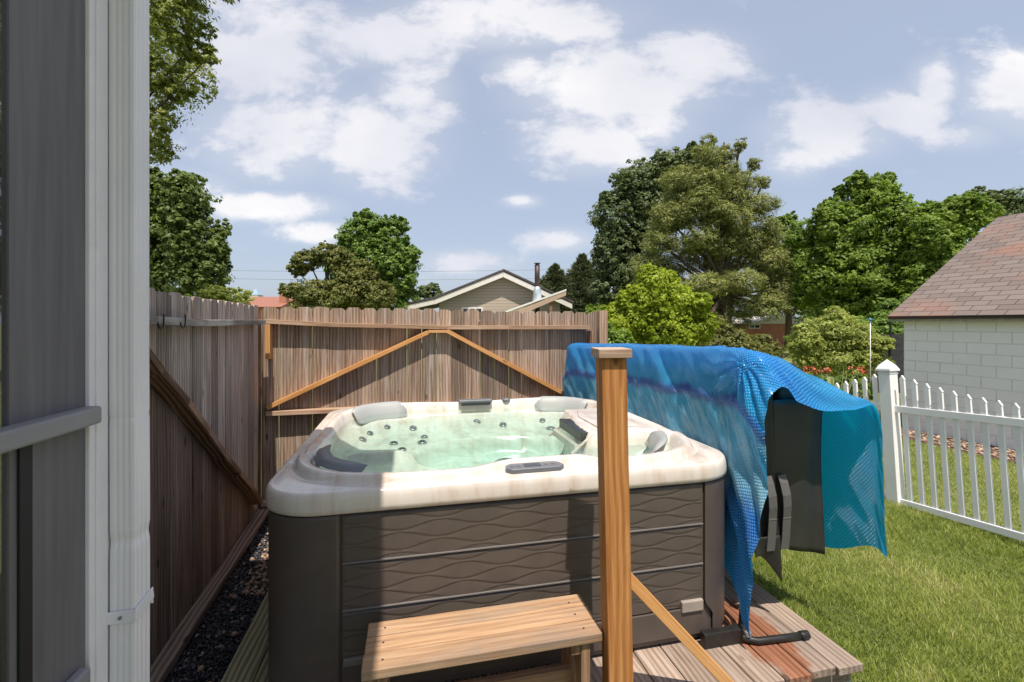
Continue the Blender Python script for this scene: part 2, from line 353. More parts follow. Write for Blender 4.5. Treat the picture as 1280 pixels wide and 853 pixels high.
def gmath(op, a_, b_):
    n_ = gn.new('ShaderNodeMath'); n_.operation = op
    for i_, v_ in enumerate((a_, b_)):
        if isinstance(v_, (int, float)): n_.inputs[i_].default_value = v_
        else: gt.links.new(v_, n_.inputs[i_])
    return n_.outputs[0]
dl = gmath('SUBTRACT', sx.outputs[2], gmath('ADD', gmath('MULTIPLY', sx.outputs[0], sl_), a[1]-sl_*a[0]))     # height over the brace line: rain-washed grey above, brown stain below
mr_ = gn.new('ShaderNodeMapRange'); gt.links.new(dl, mr_.inputs[0]); mr_.inputs[1].default_value = -.02; mr_.inputs[2].default_value = .02; mr_.inputs[3].default_value = 1; mr_.inputs[4].default_value = 0
mxg = gn.new('ShaderNodeMix'); mxg.data_type = 'RGBA'; mxg.blend_type = 'MULTIPLY'; gt.links.new(mr_.outputs[0], mxg.inputs[0]); gt.links.new(src, mxg.inputs[6]); mxg.inputs[7].default_value = (.60,.49,.43,1); gt.links.new(mxg.outputs[2], pb_.inputs['Base Color'])
m = MB(); m.beam((.04,.046,.075), (LEN,.046,.060), .089, .040, tint=1.0); m.build('rail', W_SILL, lfen, bevel=.003)
MB_H = plain('black hook metal', (.02,.02,.022), .4, .8)
for hx in (198, 226):
    a = lf(hx, 400, .09); m = MB(); hp = []
    for k in range(13):
        th = R(180+k*15); hp.append((a[0]+.028*math.cos(th)*1.0, .10, a[1]-.012+.03*math.sin(th)))
    hp = [(hp[0][0], .10, hp[0][2]+.04)]+hp; m.tube(hp, .0035, 8); m.build('hook', MB_H, lfen, smooth=True)
# ---------------------------------------------------------------- hot tub frame
TR = math.atan2(.2225, .975); Rc = Vector((1.15, 2.33, 0))
ta = Vector((math.cos(TR), math.sin(TR), 0)); tb = Vector((-math.sin(TR), math.cos(TR), 0))
def W(a, b, z=0): return Rc+ta*a+tb*b+Vector((0,0,z))
DECK = .18
deck = thing('deck', 'low wooden plank deck under the hot tub', 'deck', Rc, TR)
m = MB(); mm = MB(); x = -2.46
while x < .40:
    wd = .14; tgt = mm if x < -2.2 else m
    z0, z1 = DECK-.038, DECK+random.uniform(-.001,.001)
    tgt.box((x, -.28+random.uniform(-.012,.012), z0), (x+wd, 2.36, z1), tint=random.uniform(.85,1.18)); x += wd+.006
m.build('planks', W_DECK, deck, bevel=.004); mm.build('edge_plank', W_MOSS, deck, bevel=.004)['label'] = 'green tinged mossy edge plank'
m = MB(); m.box((-2.43,-.255,.0), (.385,-.215,DECK-.040)); m.box((.385,-.255,.0), (.425,2.3,DECK-.040)); m.box((-2.43,-.21,0), (-2.39,2.3,DECK-.040))
m.build('joist', W_DECK, deck, bevel=.003)
m = MB(); m.box((.395,-.2575,.05), (.427,-.2555,.079)); m.build('bracket', plain('zinc bracket', (.5,.52,.55), .35, .9), deck, bevel=.001)
dt = W_DECK.node_tree; dn_ = dt.nodes; pd_ = dn_['Principled BSDF']; src = pd_.inputs['Base Color'].links[0].from_socket     # wet rusty stain soaked into the boards
oc = dn_.new('ShaderNodeTexCoord'); mp_ = dn_.new('ShaderNodeMapping'); mp_.inputs['Location'].default_value = (-.12/.13, .02/.30, -DECK/.13); mp_.inputs['Scale'].default_value = (1/.13, 1/.30, 1/.13); dt.links.new(oc.outputs['Object'], mp_.inputs[0])
ln_ = dn_.new('ShaderNodeVectorMath'); ln_.operation = 'LENGTH'; dt.links.new(mp_.outputs[0], ln_.inputs[0])
nz_ = dn_.new('ShaderNodeTexNoise'); nz_.inputs['Scale'].default_value = 14; nz_.inputs['Detail'].default_value = 5; dt.links.new(oc.outputs['Object'], nz_.inputs['Vector'])
ad_ = dn_.new('ShaderNodeMath'); ad_.operation = 'ADD'; dt.links.new(ln_.outputs['Value'], ad_.inputs[0]); dt.links.new(nz_.outputs[0], ad_.inputs[1])
mr2 = dn_.new('ShaderNodeMapRange'); dt.links.new(ad_.outputs[0], mr2.inputs[0]); mr2.inputs[1].default_value = 1.35; mr2.inputs[2].default_value = 1.65; mr2.inputs[3].default_value = .9; mr2.inputs[4].default_value = 0
mxd = dn_.new('ShaderNodeMix'); mxd.data_type = 'RGBA'; mxd.blend_type = 'MULTIPLY'; dt.links.new(mr2.outputs[0], mxd.inputs[0]); dt.links.new(src, mxd.inputs[6]); mxd.inputs[7].default_value = (.80,.40,.25,1); dt.links.new(mxd.outputs[2], pd_.inputs['Base Color'])
# ---------------------------------------------------------------- hot tub
H = 1.15; HB = 1.0
TC = W(-1.10, HB)
tub = thing('hot_tub', 'square hot tub with marbled white rim and dark grey wavy side panels, full of water', 'hot tub', (TC.x, TC.y, DECK), TR)
def rr(hw, r, n):
    """rounded square scaled to the tub's two half sizes, n points, start mid right, ccw"""
    pts = []; L_ = 2*(hw-r); per = 4*L_+2*math.pi*r; dy = H-HB
    for i in range(n):
        s_ = (i/n*per+L_/2) % per
        q = L_+math.pi*r/2; k = int(s_//q) % 4; e = s_-k*q
        if e < L_: x, y = hw, -L_/2+e
        else: th = (e-L_)/r; x, y = hw-r+r*math.cos(th), L_/2+r*math.sin(th)
        c, s2 = ((1,0),(0,1),(-1,0),(0,-1))[k]; px_, py_ = x*c-y*s2, x*s2+y*c
        pts.append((px_, py_*(hw-dy*min(1, hw/.6))/hw))
    return pts
NS = 480
ZW = .872      # water level (local, deck = 0)
def sm(x, a, b): t = min(1, max(0, (x-a)/(b-a))); return t*t*(3-2*t)
def shell_z(a, b, s):
    """top height inside the outer lip; s = inset from the outer edge, a right, b back"""
    an = abs(a)/H; bn = abs(b)/HB
    cr = (an**4.5+bn**4.5)**(1/4.5)
    e = H*(1-cr)
    front = 1 if b < -.5 else 0
    push = .115*sm(a, -.30, -.02)*(1-sm(a, .30, .42))*front + .03*(1-front)
    z = .897+.008*sm(s, .0, .07)
    up = sm(e, .030+push, .055+push); z += .034*up
    groove = math.exp(-((e-.026-push)/.010)**2)*.010; z -= groove
    # rim dips along the left arm and at the back between the pillows
    z -= .028*up*math.exp(-((b-.10)/.34)**2)*(1 if a < -.5 else 0)
    z -= .018*up*math.exp(-((a-.0)/.42)**2)*(1 if b > .5 else 0)
    inner = sm(e, .085+push, .135+push)
    seat = .735; ang = math.atan2(b, a)
    dep = .30+.06*math.cos(4*ang+math.pi)
    z = z-(z-.835)*inner
    t = sm(e, .12, .12+dep*.75); z = z-(.835-seat)*t*inner
    div = math.exp(-((math.sin(2*ang))/.20)**2)*.05; z += div*sm(e,.2,.3)*(1-sm(e,.55,.7))
    fw = math.hypot((a-.10)/.60, (b-.02)/.40); z -= .125*(1-sm(fw, .93, 1.01))
    # foot step moulded in the back right
    ia = sm(a, .50+.10*sm(b,-.2,.4), .57+.10*sm(b,-.2,.4)); ib = sm(b, -.40, -.35)*(1-sm(b, .38, .47))
    if e > .085: z = z+(.922-z)*ia*ib*sm(e, .085, .11)
    return z
V = []; rings = []
prof = [(.004,.805),(-.004,.812),(-.006,.83),(-.004,.868),(.0,.888),(.006,.899)]
for dx, z in prof: rings.append([(x_, y_, z) for x_, y_ in rr(H-dx, .25, NS)])
s_ = .014
ss = []
while s_ < 1.02: ss.append(s_); s_ += .009 if s_ < .5 else .018
for s_ in ss:
    hw = H-s_; r = min(.25+s_*.3, hw*.98); row = []
    for x_, y_ in rr(hw, r, NS): row.append((x_, y_, shell_z(x_, y_, s_)))
    rings.append(row)
V = np.array([p for r_ in rings for p in r_]); nr = len(rings)
i = np.arange(nr-1)[:,None]*NS; k = np.arange(NS)[None,:]; k2 = (k+1) % NS
F = np.stack([i+k, i+k2, i+NS+k2, i+NS+k], -1).reshape(-1, 4)
mt = Mat('marbled acrylic'); o_ = mt.obj()
sw = mt.noise(mt.mapping(o_, (2.3,1.1,.9), (0,0,.35)), 2.6, 5, .6, 1.6); sw2 = mt.noise(mt.mapping(o_, (13,3,1.0)), 1, 3, .5, .8)
f = mt.math('ADD', mt.math('MULTIPLY', sw, .6), mt.math('MULTIPLY', sw2, .4))
mt.color(mt.ramp(f, [(.30,(.47,.37,.31)),(.40,(.57,.48,.42)),(.48,(.64,.57,.52)),(.60,(.69,.645,.60)),(.72,(.56,.48,.43))])); mt.rough(.22); mt.b.inputs['Coat Weight'].default_value = .3
sh = fast('shell', V, F, mt.m, tub, smooth=True)
# closing bottom at the footwell
me = sh.data
import bmesh
bm = bmesh.new(); bm.from_mesh(me); bm.verts.ensure_lookup_table()
bm.faces.new([bm.verts[(nr-1)*NS+q] for q in range(NS)]).smooth = False
bmesh.ops.recalc_face_normals(bm, faces=bm.faces); bm.to_mesh(me); bm.free()
# cabinet
cab = plain('charcoal cabinet plastic', (.088,.070,.062), .42, 0, .10, 8, .0006, 500)
def ringwall(hw, r, z0, z1, name, mat, parent):
    p = rr(hw, r, 240); Vv = np.array([(x_,y_,z) for z in (z0, z0+.02, z1) for x_,y_ in p]); ii = np.arange(2)[:,None]*240; kk = np.arange(240)[None,:]; k2_ = (kk+1)%240
    return fast(name, Vv, np.stack([ii+kk, ii+k2_, ii+240+k2_, ii+240+kk], -1).reshape(-1,4), mat, parent, smooth=True)
ringwall(H-.022, .22, .015, .81, 'cabinet', cab, tub)
m = MB(); m.prism(rr(H-.04,.25,120), .0, .05, tint=1, axis='z'); m.build('base', plain('black base plastic', (.012,.012,.013), .5), tub, bevel=.01)
# front panels, three wavy ones and a plain skirt; local front = -y
PXL, PXR = -.81, .91
zb = [(.598,.800),(.398,.590),(.186,.390)]
def panel(z0, z1, side):
    nx, nz = 260, 56; xs = np.linspace(PXL, PXR, nx); zs = np.linspace(z0, z1, nz); hgt = z1-z0
    X, Z = np.meshgrid(xs, zs); v = (Z-z0)
    sp = .0425; depth = np.zeros_like(X)
    for kx in range(-1, 7):
        c0 = kx*sp+  .0180*np.sin(2*np.pi*X/.36+kx*np.pi+z0*9)
        c1 = (kx+1)*sp+  .0180*np.sin(2*np.pi*X/.36+(kx+1)*np.pi+z0*9)
        inb = (v >= c0) & (v < c1); fr = np.clip((v-c0)/np.maximum(c1-c0, .004), 0, 1)
        depth = np.where(inb, .0028*(1-fr**1.5)*np.minimum(1, fr*8+.0), depth)
    edge = np.minimum(1, np.minimum((X-PXL)/.012, (PXR-X)/.012)); edge = np.clip(edge, 0, 1)
    depth = depth*edge
    # top ledge chamfer and bottom lip
    ledge = np.clip((v-(hgt-.014))/.014, 0, 1)
    Y = -(HB-.018)-.006-depth+ledge*.012
    V = np.stack([X, Y, Z], -1).reshape(-1, 3)
    ii = np.arange(nz-1)[:,None]*nx; kk = np.arange(nx-1)[None,:]
    F = np.stack([ii+kk, ii+kk+1, ii+nx+kk+1, ii+nx+kk], -1).reshape(-1,4)
    o = fast('side_panel', V, F, cab, tub, smooth=True); return o
for z0, z1 in zb: panel(z0, z1, 0)
ledm = plain('grey ledge plastic', (.16,.145,.14), .3, 0, .06)
for z in (.594,.394):
    m = MB(); m.box((PXL,-HB+.004,z-.0035), (PXR,-HB+.018,z+.0035)); m.build('panel_ledge', ledm, tub, bevel=.0015)
m = MB(); m.prism([(PXL,.045),(PXR+.045,.045),(PXR,.178),(PXL,.178)], -HB+.005, -HB+.03, tint=1); m.build('skirt_panel', cab, tub, bevel=.003)
def corner(side):
    dense = rr(H-.012, .225, 2400); nv = 40; rows = []
    for v in range(nv):
        z = .03+(.80-.03)*v/(nv-1); inset = (.05*(1-sm(z, .12, .20)) if side > 0 else 0)
        if side > 0: pts = [p for p in dense if p[1] < 0 and p[0] > 0 and (p[0] > PXR+.012+inset) and p[1] < -HB+.30]
        else: pts = [p for p in dense if p[1] < 0 and p[0] < PXL-.008 and p[1] < -HB+.34]
        pts.sort(key=lambda p: p[0]-p[1] if False else (p[0]*1.0+p[1]*(1 if side > 0 else -1)))
        n = 40; rows.append([(pts[int(k/(n-1)*(len(pts)-1))][0], pts[int(k/(n-1)*(len(pts)-1))][1], z) for k in range(n)])
    V = np.array(rows).reshape(-1,3); ii = np.arange(nv-1)[:,None]*40; kk = np.arange(39)[None,:]
    o = fast('corner_panel', V, np.stack([ii+kk, ii+kk+1, ii+40+kk+1, ii+40+kk], -1).reshape(-1,4), cab, tub, smooth=True)
    md = o.modifiers.new('thick', 'SOLIDIFY'); md.thickness = .008; md.offset = 0
corner(1); corner(-1)
m = MB(); m.box((PXL+.005,-HB-.004,.165), (PXL+.11,-HB+.02,.195)); m.build('panel_clip', ledm, tub, bevel=.003)
m = MB(); m.box((PXR-.125,-HB-.006,.165), (PXR-.005,-HB+.02,.220)); m.build('panel_clip', plain('pale clip', (.30,.26,.23), .5), tub, bevel=.005)
# water with absorption
wm = Mat('pool water'); wm.n.remove(wm.b)
tr = wm.nd('ShaderNodeBsdfTransparent'); tr.inputs[0].default_value = (.93,.985,.97,1); gl = wm.nd('ShaderNodeBsdfGlossy'); gl.inputs['Roughness'].default_value = .02
fr = wm.nd('ShaderNodeFresnel'); fr.inputs[0].default_value = 1.33
nb = wm.noise(wm.mapping(wm.obj(), (1,1,1)), 7, 3, .5, .4); bmp = wm.nd('ShaderNodeBump'); bmp.inputs['Distance'].default_value = .012; bmp.inputs['Strength'].default_value = .5; wm.l.new(nb, bmp.inputs['Height'])
wm.l.new(bmp.outputs[0], gl.inputs['Normal']); wm.l.new(bmp.outputs[0], fr.inputs['Normal'])
mx_ = wm.nd('ShaderNodeMixShader'); wm.l.new(fr.outputs[0], mx_.inputs[0]); wm.l.new(tr.outputs[0], mx_.inputs[1]); wm.l.new(gl.outputs[0], mx_.inputs[2]); wm.l.new(mx_.outputs[0], wm.out.inputs[0])
va = wm.nd('ShaderNodeVolumeAbsorption'); va.inputs['Color'].default_value = (.42,.84,.79,1); va.inputs['Density'].default_value = .85; wm.l.new(va.outputs[0], wm.out.inputs['Volume'])
p = rr(H-.10, .34, 160); m = MB(); m.prism(p, .12, ZW, tint=1, axis='z'); m.build('water', wm.m, tub)
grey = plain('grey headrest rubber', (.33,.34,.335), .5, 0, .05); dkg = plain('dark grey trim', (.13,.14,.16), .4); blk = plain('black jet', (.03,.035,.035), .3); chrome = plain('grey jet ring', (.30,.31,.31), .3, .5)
def pad(pts_in, top, thick, name, mat, label=None, flare=.03):
    """cushion following points (a,b,z) with vertical size top and thickness"""
    rows = []; n = len(pts_in)
    for i in range(n):
        pa = Vector(pts_in[max(i-1,0)]); pb = Vector(pts_in[min(i+1,n-1)]); d = (pb-pa).normalized(); nr_ = Vector((-d.y, d.x, 0))
        c = Vector(pts_in[i]); e = min(1, .35+math.sin(math.pi*(i+.0)/(n-1))*1.6) if 0 < i < n-1 else .25
        row = []
        for k in range(16):
            th = 2*math.pi*k/16; cs, sn = math.cos(th), math.sin(th)
            q = (abs(cs)**.6*math.copysign(1,cs)*thick/2*e, abs(sn)**.6*math.copysign(1,sn)*top/2*(.6+.4*e))
            row.append(c+nr_*(q[0]+flare*sn)+Vector((0,0,q[1])))
        rows.append(row)
    m = MB(); vs = [v for r_ in rows for v in r_]; fs = [(i*16+k, i*16+(k+1)%16, (i+1)*16+(k+1)%16, (i+1)*16+k) for i in range(n-1) for k in range(16)]
    fs += [tuple(range(15,-1,-1)), tuple(range((n-1)*16, n*16))]
    m.add(vs, fs, None, 1); o = m.build(name, mat, tub, smooth=True)
    if label: o['label'] = label
    return o
def arc(cx, cy, r, a0, a1, z, n=9): return [(cx+r*math.cos(R(a0+(a1-a0)*i/(n-1))), cy+r*math.sin(R(a0+(a1-a0)*i/(n-1))), z) for i in range(n)]
PB = [(-.925,.62),(-.905,.69),(-.865,.755),(-.80,.81),(-.72,.845),(-.63,.865),(-.55,.872)]
pad([(x,y,.885) for x,y in PB], .135, .05, 'headrest', grey, flare=.035)
pad([(-x,y,.885) for x,y in PB[::-1]], .125, .05, 'headrest', grey, flare=.035)
pad([(.935,-.42,.885),(.935,-.50,.89),(.915,-.58,.892),(.87,-.66,.892),(.81,-.73,.89),(.74,-.78,.885)], .11, .05, 'headrest', grey)
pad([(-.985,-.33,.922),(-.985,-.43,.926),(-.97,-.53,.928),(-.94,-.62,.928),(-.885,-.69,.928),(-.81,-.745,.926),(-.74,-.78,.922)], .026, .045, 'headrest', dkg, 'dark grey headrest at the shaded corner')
m = MB(); m.box((-.12,.845,.915), (.17,.925,.945)); m.build('waterfall_spout', dkg, tub, bevel=.01, seg=3)
m = MB(); m.box((-.10,.835,.900), (.15,.845,.925)); m.build('waterfall_slot', blk, tub, bevel=.004)
m = MB(); m.lathe([(.035,0),(.038,.008),(.032,.022),(.018,.026)], (.30,.90,.918)); m.build('valve_knob', dkg, tub, smooth=True)
# control panel
cp = MB(); cp.prism([(-.07,-.955),(.17,-.955),(.195,-.93),(.185,-.885),(.16,-.865),(-.06,-.865),(-.085,-.885),(-.095,-.93)], .900, .926, axis='z', tint=1)
c_ = cp.build('control_panel', dkg, tub, bevel=.006, seg=3)
m = MB(); m.box((.0,-.93,.9265), (.08,-.885,.928)); m.build('display', plain('lcd grey', (.05,.06,.07), .15), c_)
m = MB()
for q in (-.06,-.025,.11,.145):
    m = MB(); m.lathe([(.011,0),(.011,.002),(.008,.003)], (q,-.908,.9262), 14); m.build('button', ledm, c_)
# jets
def jet(a, b, z, r, nrm=(0,-.4,1), dark=True):
    M = Vector(nrm).normalized().to_track_quat('Z', 'Y').to_matrix()
    m = MB(); m.lathe([(r*1.0,-.01),(r,.006),(r*.86,.012),(r*.74,.010),(r*.72,.006)], (a,b,z), 20, M); o = m.build('jet', chrome, tub, smooth=True)
    m = MB(); m.lathe([(r*.70,.0),(r*.70,.008),(r*.5,.016),(r*.3,.010)], (a,b,z), 16, M); m.build('nozzle', blk if dark else dkg, o, smooth=True)
def onshell(a, b):
    return shell_z(a, b, .5)
def jn(a, b):
    e_ = .02; n_ = Vector((-(onshell(a+e_,b)-onshell(a-e_,b))/(2*e_), -(onshell(a,b+e_)-onshell(a,b-e_))/(2*e_), 1)); return n_
for a, b, r, dk in ((-.86,.42,.034,0),(-.82,.56,.030,0),(-.70,.70,.030,0),(-.50,.72,.036,0),(-.64,.36,.038,1),(-.44,.34,.042,1),(-.58,.18,.038,1),(-.84,-.18,.036,1),
                    (.02,.74,.038,0),(.24,.74,.038,0),(.74,.66,.034,0),(.58,.72,.032,0),(.60,.55,.05,0),(-.42,.50,.034,0),(.0,-.62,.03,1)):
    jet(a, b, onshell(a, b)+.002, r*.82, jn(a, b), bool(dk))
jet(.14,.14,.615,.085,(0,0,1),True)
# filter lid and skimmer on the island
m = MB(); m.prism([(.66,-.28),(.93,-.28),(.94,.26),(.74,.32),(.66,.08)], .922, .936, axis='z', tint=1); m.build('filter_lid', mt.m, tub, bevel=.005, seg=3)
m = MB(); m.box((.52,-.33,.855),(.60,.10,.915)); m.build('skimmer', blk, tub, bevel=.004)
m = MB(); m.prism([(.44,.80),(.585,.915),(.60,.915),(.455,.79)], -.36,-.345, tint=1); m.prism([(.44,.80),(.585,.915),(.60,.915),(.455,.79)], .10,.115, tint=1)
m.box((.47,-.345,.80),(.50,.10,.845)); m.build('skimmer_gate', mt.m, tub, bevel=.003)
# ---------------------------------------------------------------- folded tub cover, lifter, bubble blanket
cvm = plain('dark vinyl', (.026,.025,.025), .45, 0, .2, 5, .002, 14)
cov = thing('spa_cover', 'dark grey folded vinyl cover standing on end under the blue blanket', 'tub cover', Rc+Vector((0,0,.07)), TR)
def slab(a0, a1, z0, z1, lean, name):
    z1 -= .02
    m = MB(); n = 14; vs = []
    for bb in (.10, 2.12):
        pl = []
        for k in range(n):
            th = 2*math.pi*k/n
        pts = [(a0,z1),(a1,z1-.03),(a1+lean,z0+.01),(a0+lean,z0)]
        vs += [(p_[0], bb, p_[1]-(.05 if bb > 1 else 0)) for p_ in pts]
    m.add(vs, [(0,1,2,3),(7,6,5,4),(0,4,5,1),(1,5,6,2),(2,6,7,3),(3,7,4,0)], None, 1)
    o = m.build(name, cvm, cov, bevel=.022, seg=3); return o
slab(.12,.26,.50,1.50,.02,'panel'); slab(.35,.55,.46,1.46,.04,'panel')
m = MB(); m.beam((.33,.12,1.465),(.33,2.1,1.42),.34,.05,tint=1); m.build('hinge', cvm, cov, bevel=.02)
# skirt hanging at the near end of the outer half
def sheetgrid(fn, nu, nv, name, mat, parent, th=.003, g=None, smooth=True):
    V = np.array([fn(u/(nu-1), v/(nv-1)) for u in range(nu) for v in range(nv)], float)
    ii = np.arange(nu-1)[:,None]*nv; kk = np.arange(nv-1)[None,:]
    F = np.stack([ii+kk, ii+kk+1, ii+nv+kk+1, ii+nv+kk], -1).reshape(-1,4)
    o = fast(name, V, F, mat, parent, smooth=smooth, g=g)
    md = o.modifiers.new('thick', 'SOLIDIFY'); md.thickness = th; md.offset = 0; return o
sheetgrid(lambda u, v: (.27+.335*u+.01*math.sin(5*v+3*u), .055+.012*math.sin(7*u+2*v), 1.30-(.78+.09*u)*v), 24, 30, 'skirt', cvm, cov, .004)
sheetgrid(lambda u, v: (.13+.17*u+.02*v, .04+.03*math.sin(3*u)*v, .60-(.10+.16*u*u)*v-.02), 14, 14, 'skirt', cvm, cov, .004)
sheetgrid(lambda u, v: (.11+.15*u+.03*v, .05+.03*math.sin(math.pi*u), 1.42-.90*v), 14, 20, 'skirt', cvm, cov, .004)
for sa in (.245, .335):
    m = MB(); pts = [(sa-.02,.045,.90),(sa-.018,.030,.86),(sa-.012,.018,.80),(sa-.006,.020,.74),(sa,.030,.68),(sa+.002,.040,.56),(sa+.0,.045,.50)]
    for p0, p1 in zip(pts, pts[1:]): m.beam(p0, p1, .050, .005, up=(0,-1,.1), tint=1)
    o = m.build('handle_strap', plain('grey webbing', (.10,.095,.09), .8, 0, .1, 30, .001, 400), cov)
    m = MB(); m.box((sa-.025,.0265,.672),(sa+.025,.0325,.678)); m.build('stitching', ledm, o)
lift = thing('cover_lifter', 'black metal cover lifter pipe lying on the deck by the tub corner', 'cover lifter', Rc, TR)
lm = plain('black powder coat', (.025,.024,.024), .38, .3, .2, 20)
m = MB(); m.tube([(-.03,-.02,DECK+.03),(.02,-.055,DECK+.022),(.06,-.075,DECK+.020),(.20,-.085,DECK+.02),(.31,-.09,DECK+.02)], .017, 14); m.build('arm', lm, lift, smooth=True)
m = MB(); m.tube([(.30,-.0895,DECK+.02),(.345,-.0915,DECK+.02)], .0205, 16); m.build('end_cap', lm, lift, smooth=True, bevel=.002)
m = MB(); m.tube([(.005,-.02,DECK+.03),(.07,.03,.40),(.09,.08,1.1),(.2,.4,1.42)], .014, 10); m.build('arm', lm, lift, smooth=True)
m = MB(); m.box((-.22,-.05,DECK+.003),(.02,-.01,DECK+.075)); m.build('bracket', lm, lift, bevel=.005)
m = MB(); m.lathe([(.018,0),(.018,.02),(.010,.024)], (.02,-.055,DECK+.04), 12); m.build('bolt', chrome, lift)
# blanket
st_ = [
 [(-.03,-.12,.17),(.0,-.12,.55),(.07,-.13,.91),(.058,-.13,1.27),(.150,-.13,1.395),(.25,-.13,1.32),(.38,-.13,1.272),(.60,-.12,1.268),(.78,-.10,1.256),(.815,-.10,.88),(.84,-.10,.47)],
 [(.025,.02,.26),(.03,.02,.6),(.045,.02,.95),(.05,.01,1.30),(.095,-.01,1.54),(.24,-.02,1.50),(.40,-.03,1.42),(.60,-.03,1.345),(.775,-.02,1.27),(.81,-.02,.88),(.83,-.02,.50)],
 [(.05,.25,.40),(.05,.25,.7),(.05,.25,1.0),(.055,.25,1.34),(.09,.25,1.572),(.24,.25,1.565),(.40,.25,1.53),(.56,.25,1.46),(.73,.25,1.33),(.76,.25,.90),(.785,.25,.385)],
 [(.05,.8,.45),(.05,.8,.75),(.05,.8,1.05),(.055,.8,1.37),(.09,.8,1.578),(.24,.8,1.58),(.38,.8,1.55),(.50,.8,1.48),(.62,.8,1.34),(.67,.8,.90),(.70,.8,.42)],
 [(.02,1.6,.45),(.02,1.6,.75),(.02,1.6,1.05),(.025,1.6,1.38),(.06,1.6,1.582),(.22,1.6,1.585),(.38,1.6,1.55),(.50,1.6,1.48),(.58,1.6,1.34),(.62,1.6,.95),(.64,1.6,.6)],
 [(-.08,2.32,.45),(-.08,2.32,.75),(-.08,2.32,1.05),(-.075,2.32,1.38),(-.03,2.32,1.58),(.16,2.32,1.58),(.34,2.32,1.55),(.48,2.32,1.48),(.56,2.32,1.34),(.60,2.32,.95),(.62,2.32,.6)],
 [(-.10,2.42,.45),(-.10,2.44,.75),(-.10,2.46,1.05),(-.085,2.46,1.34),(-.02,2.44,1.50),(.16,2.43,1.52),(.34,2.42,1.50),(.48,2.42,1.43),(.55,2.42,1.30),(.59,2.42,.95),(.61,2.42,.6)],
]
st_ = np.array(st_)
st_[2:,:4,0] += .03
st_[:,:,2] += .17-23.5/569*(Rc.y+.2225*st_[:,:,0]+.975*st_[:,:,1])
def cr(P_, t):
    n = len(P_); x = t*(n-1); i = min(int(x), n-2); f = x-i
    p0 = P_[max(i-1,0)] if i > 0 else 2*P_[0]-P_[1]; p1 = P_[i]; p2 = P_[i+1]; p3 = P_[i+2] if i+2 < n else 2*P_[-1]-P_[-2]
    return .5*((2*p1)+(-p0+p2)*f+(2*p0-5*p1+4*p2-p3)*f*f+(-p0+3*p1-3*p2+p3)*f**3)
NU, NV = 230, 210
rowsv = [np.array([cr(s_r, v/(NV-1)) for v in range(NV)]) for s_r in st_]
rowsv = np.array(rowsv)                              # stations x NV x 3
bl = np.zeros((NU, NV, 3)); 
for u in range(NU): bl[u] = cr(rowsv, (u/(NU-1)))
dv = np.gradient(bl, axis=1); du = np.gradient(bl, axis=0); nn = np.cross(du, dv); nn /= np.linalg.norm(nn, axis=2, keepdims=True)+1e-9
gl_ = np.zeros((NU, NV, 3)); ridge = int(NV*.4)
arcl = np.cumsum(np.linalg.norm(dv, axis=2), axis=1); ul = np.cumsum(np.linalg.norm(du, axis=2), axis=0)
for u in range(NU):
    for v in range(NV):
        a_, b_, z_ = bl[u, v]; vv = arcl[u, v]-arcl[u, ridge]; uu = ul[u, ridge]
        gl_[u, v] = (uu, vv, 0)
        side = max(0, min(1, (-vv)/.12))                                # left hanging side
        fold = abs(mnoise.noise(Vector((uu*4.5-vv*3.8, vv*1.2, 1.0))))*.055*side*(1-.5*side*(vv < -.9))
        wr = mnoise.noise(Vector((uu*14+vv*9, vv*5, 4.0)))*.006
        top = (1-side)*mnoise.noise(Vector((uu*2.5, vv*5, 2.2)))*.012
        band = -.012*math.exp(-((vv+.275)/.03)**2)
        rad = 0
        if vv > -.25:                                                   # folds fanning from the near ridge corner
            ang = math.atan2(vv+.05, uu-.25+1e-6); rad = .010*math.sin(ang*13)*math.exp(-((uu-.2)/.45)**2)*min(1, abs(vv)*8)
        bl[u, v] += nn[u, v]*(-(fold-.008*side)+wr+top+rad+band)
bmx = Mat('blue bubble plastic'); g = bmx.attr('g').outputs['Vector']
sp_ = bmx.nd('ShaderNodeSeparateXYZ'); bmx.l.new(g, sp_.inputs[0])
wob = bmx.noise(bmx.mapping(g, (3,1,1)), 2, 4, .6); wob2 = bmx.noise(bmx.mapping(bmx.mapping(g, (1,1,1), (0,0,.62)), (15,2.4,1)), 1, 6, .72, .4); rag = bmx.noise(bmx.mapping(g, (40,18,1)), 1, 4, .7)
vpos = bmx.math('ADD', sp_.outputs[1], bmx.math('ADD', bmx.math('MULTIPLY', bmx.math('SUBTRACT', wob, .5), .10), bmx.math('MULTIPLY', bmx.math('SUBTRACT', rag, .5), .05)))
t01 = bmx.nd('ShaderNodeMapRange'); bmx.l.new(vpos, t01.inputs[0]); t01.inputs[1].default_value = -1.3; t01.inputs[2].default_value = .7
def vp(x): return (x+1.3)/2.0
base = bmx.ramp(t01.outputs[0], [(vp(-1.2),(.0,.10,.66)),(vp(-.74),(.0,.12,.68)),(vp(-.64),(.26,.56,.88)),(vp(-.45),(.02,.44,.78)),(vp(-.325),(.0,.42,.76)),(vp(-.295),(.0,.04,.42)),(vp(-.255),(.0,.03,.40)),(vp(-.225),(.0,.36,.80)),(vp(-.10),(.0,.36,.88)),(vp(.06),(.005,.24,.88)),(vp(.5),(.0,.36,.86))])  # bands down the drape carry its uneven lighting, painted into the base colour
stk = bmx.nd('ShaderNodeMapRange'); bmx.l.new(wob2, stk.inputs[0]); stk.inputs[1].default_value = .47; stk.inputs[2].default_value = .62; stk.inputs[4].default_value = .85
lowm = bmx.nd('ShaderNodeMapRange', interpolation_type='SMOOTHSTEP'); bmx.l.new(vpos, lowm.inputs[0]); lowm.inputs[1].default_value = -.27; lowm.inputs[2].default_value = -.36
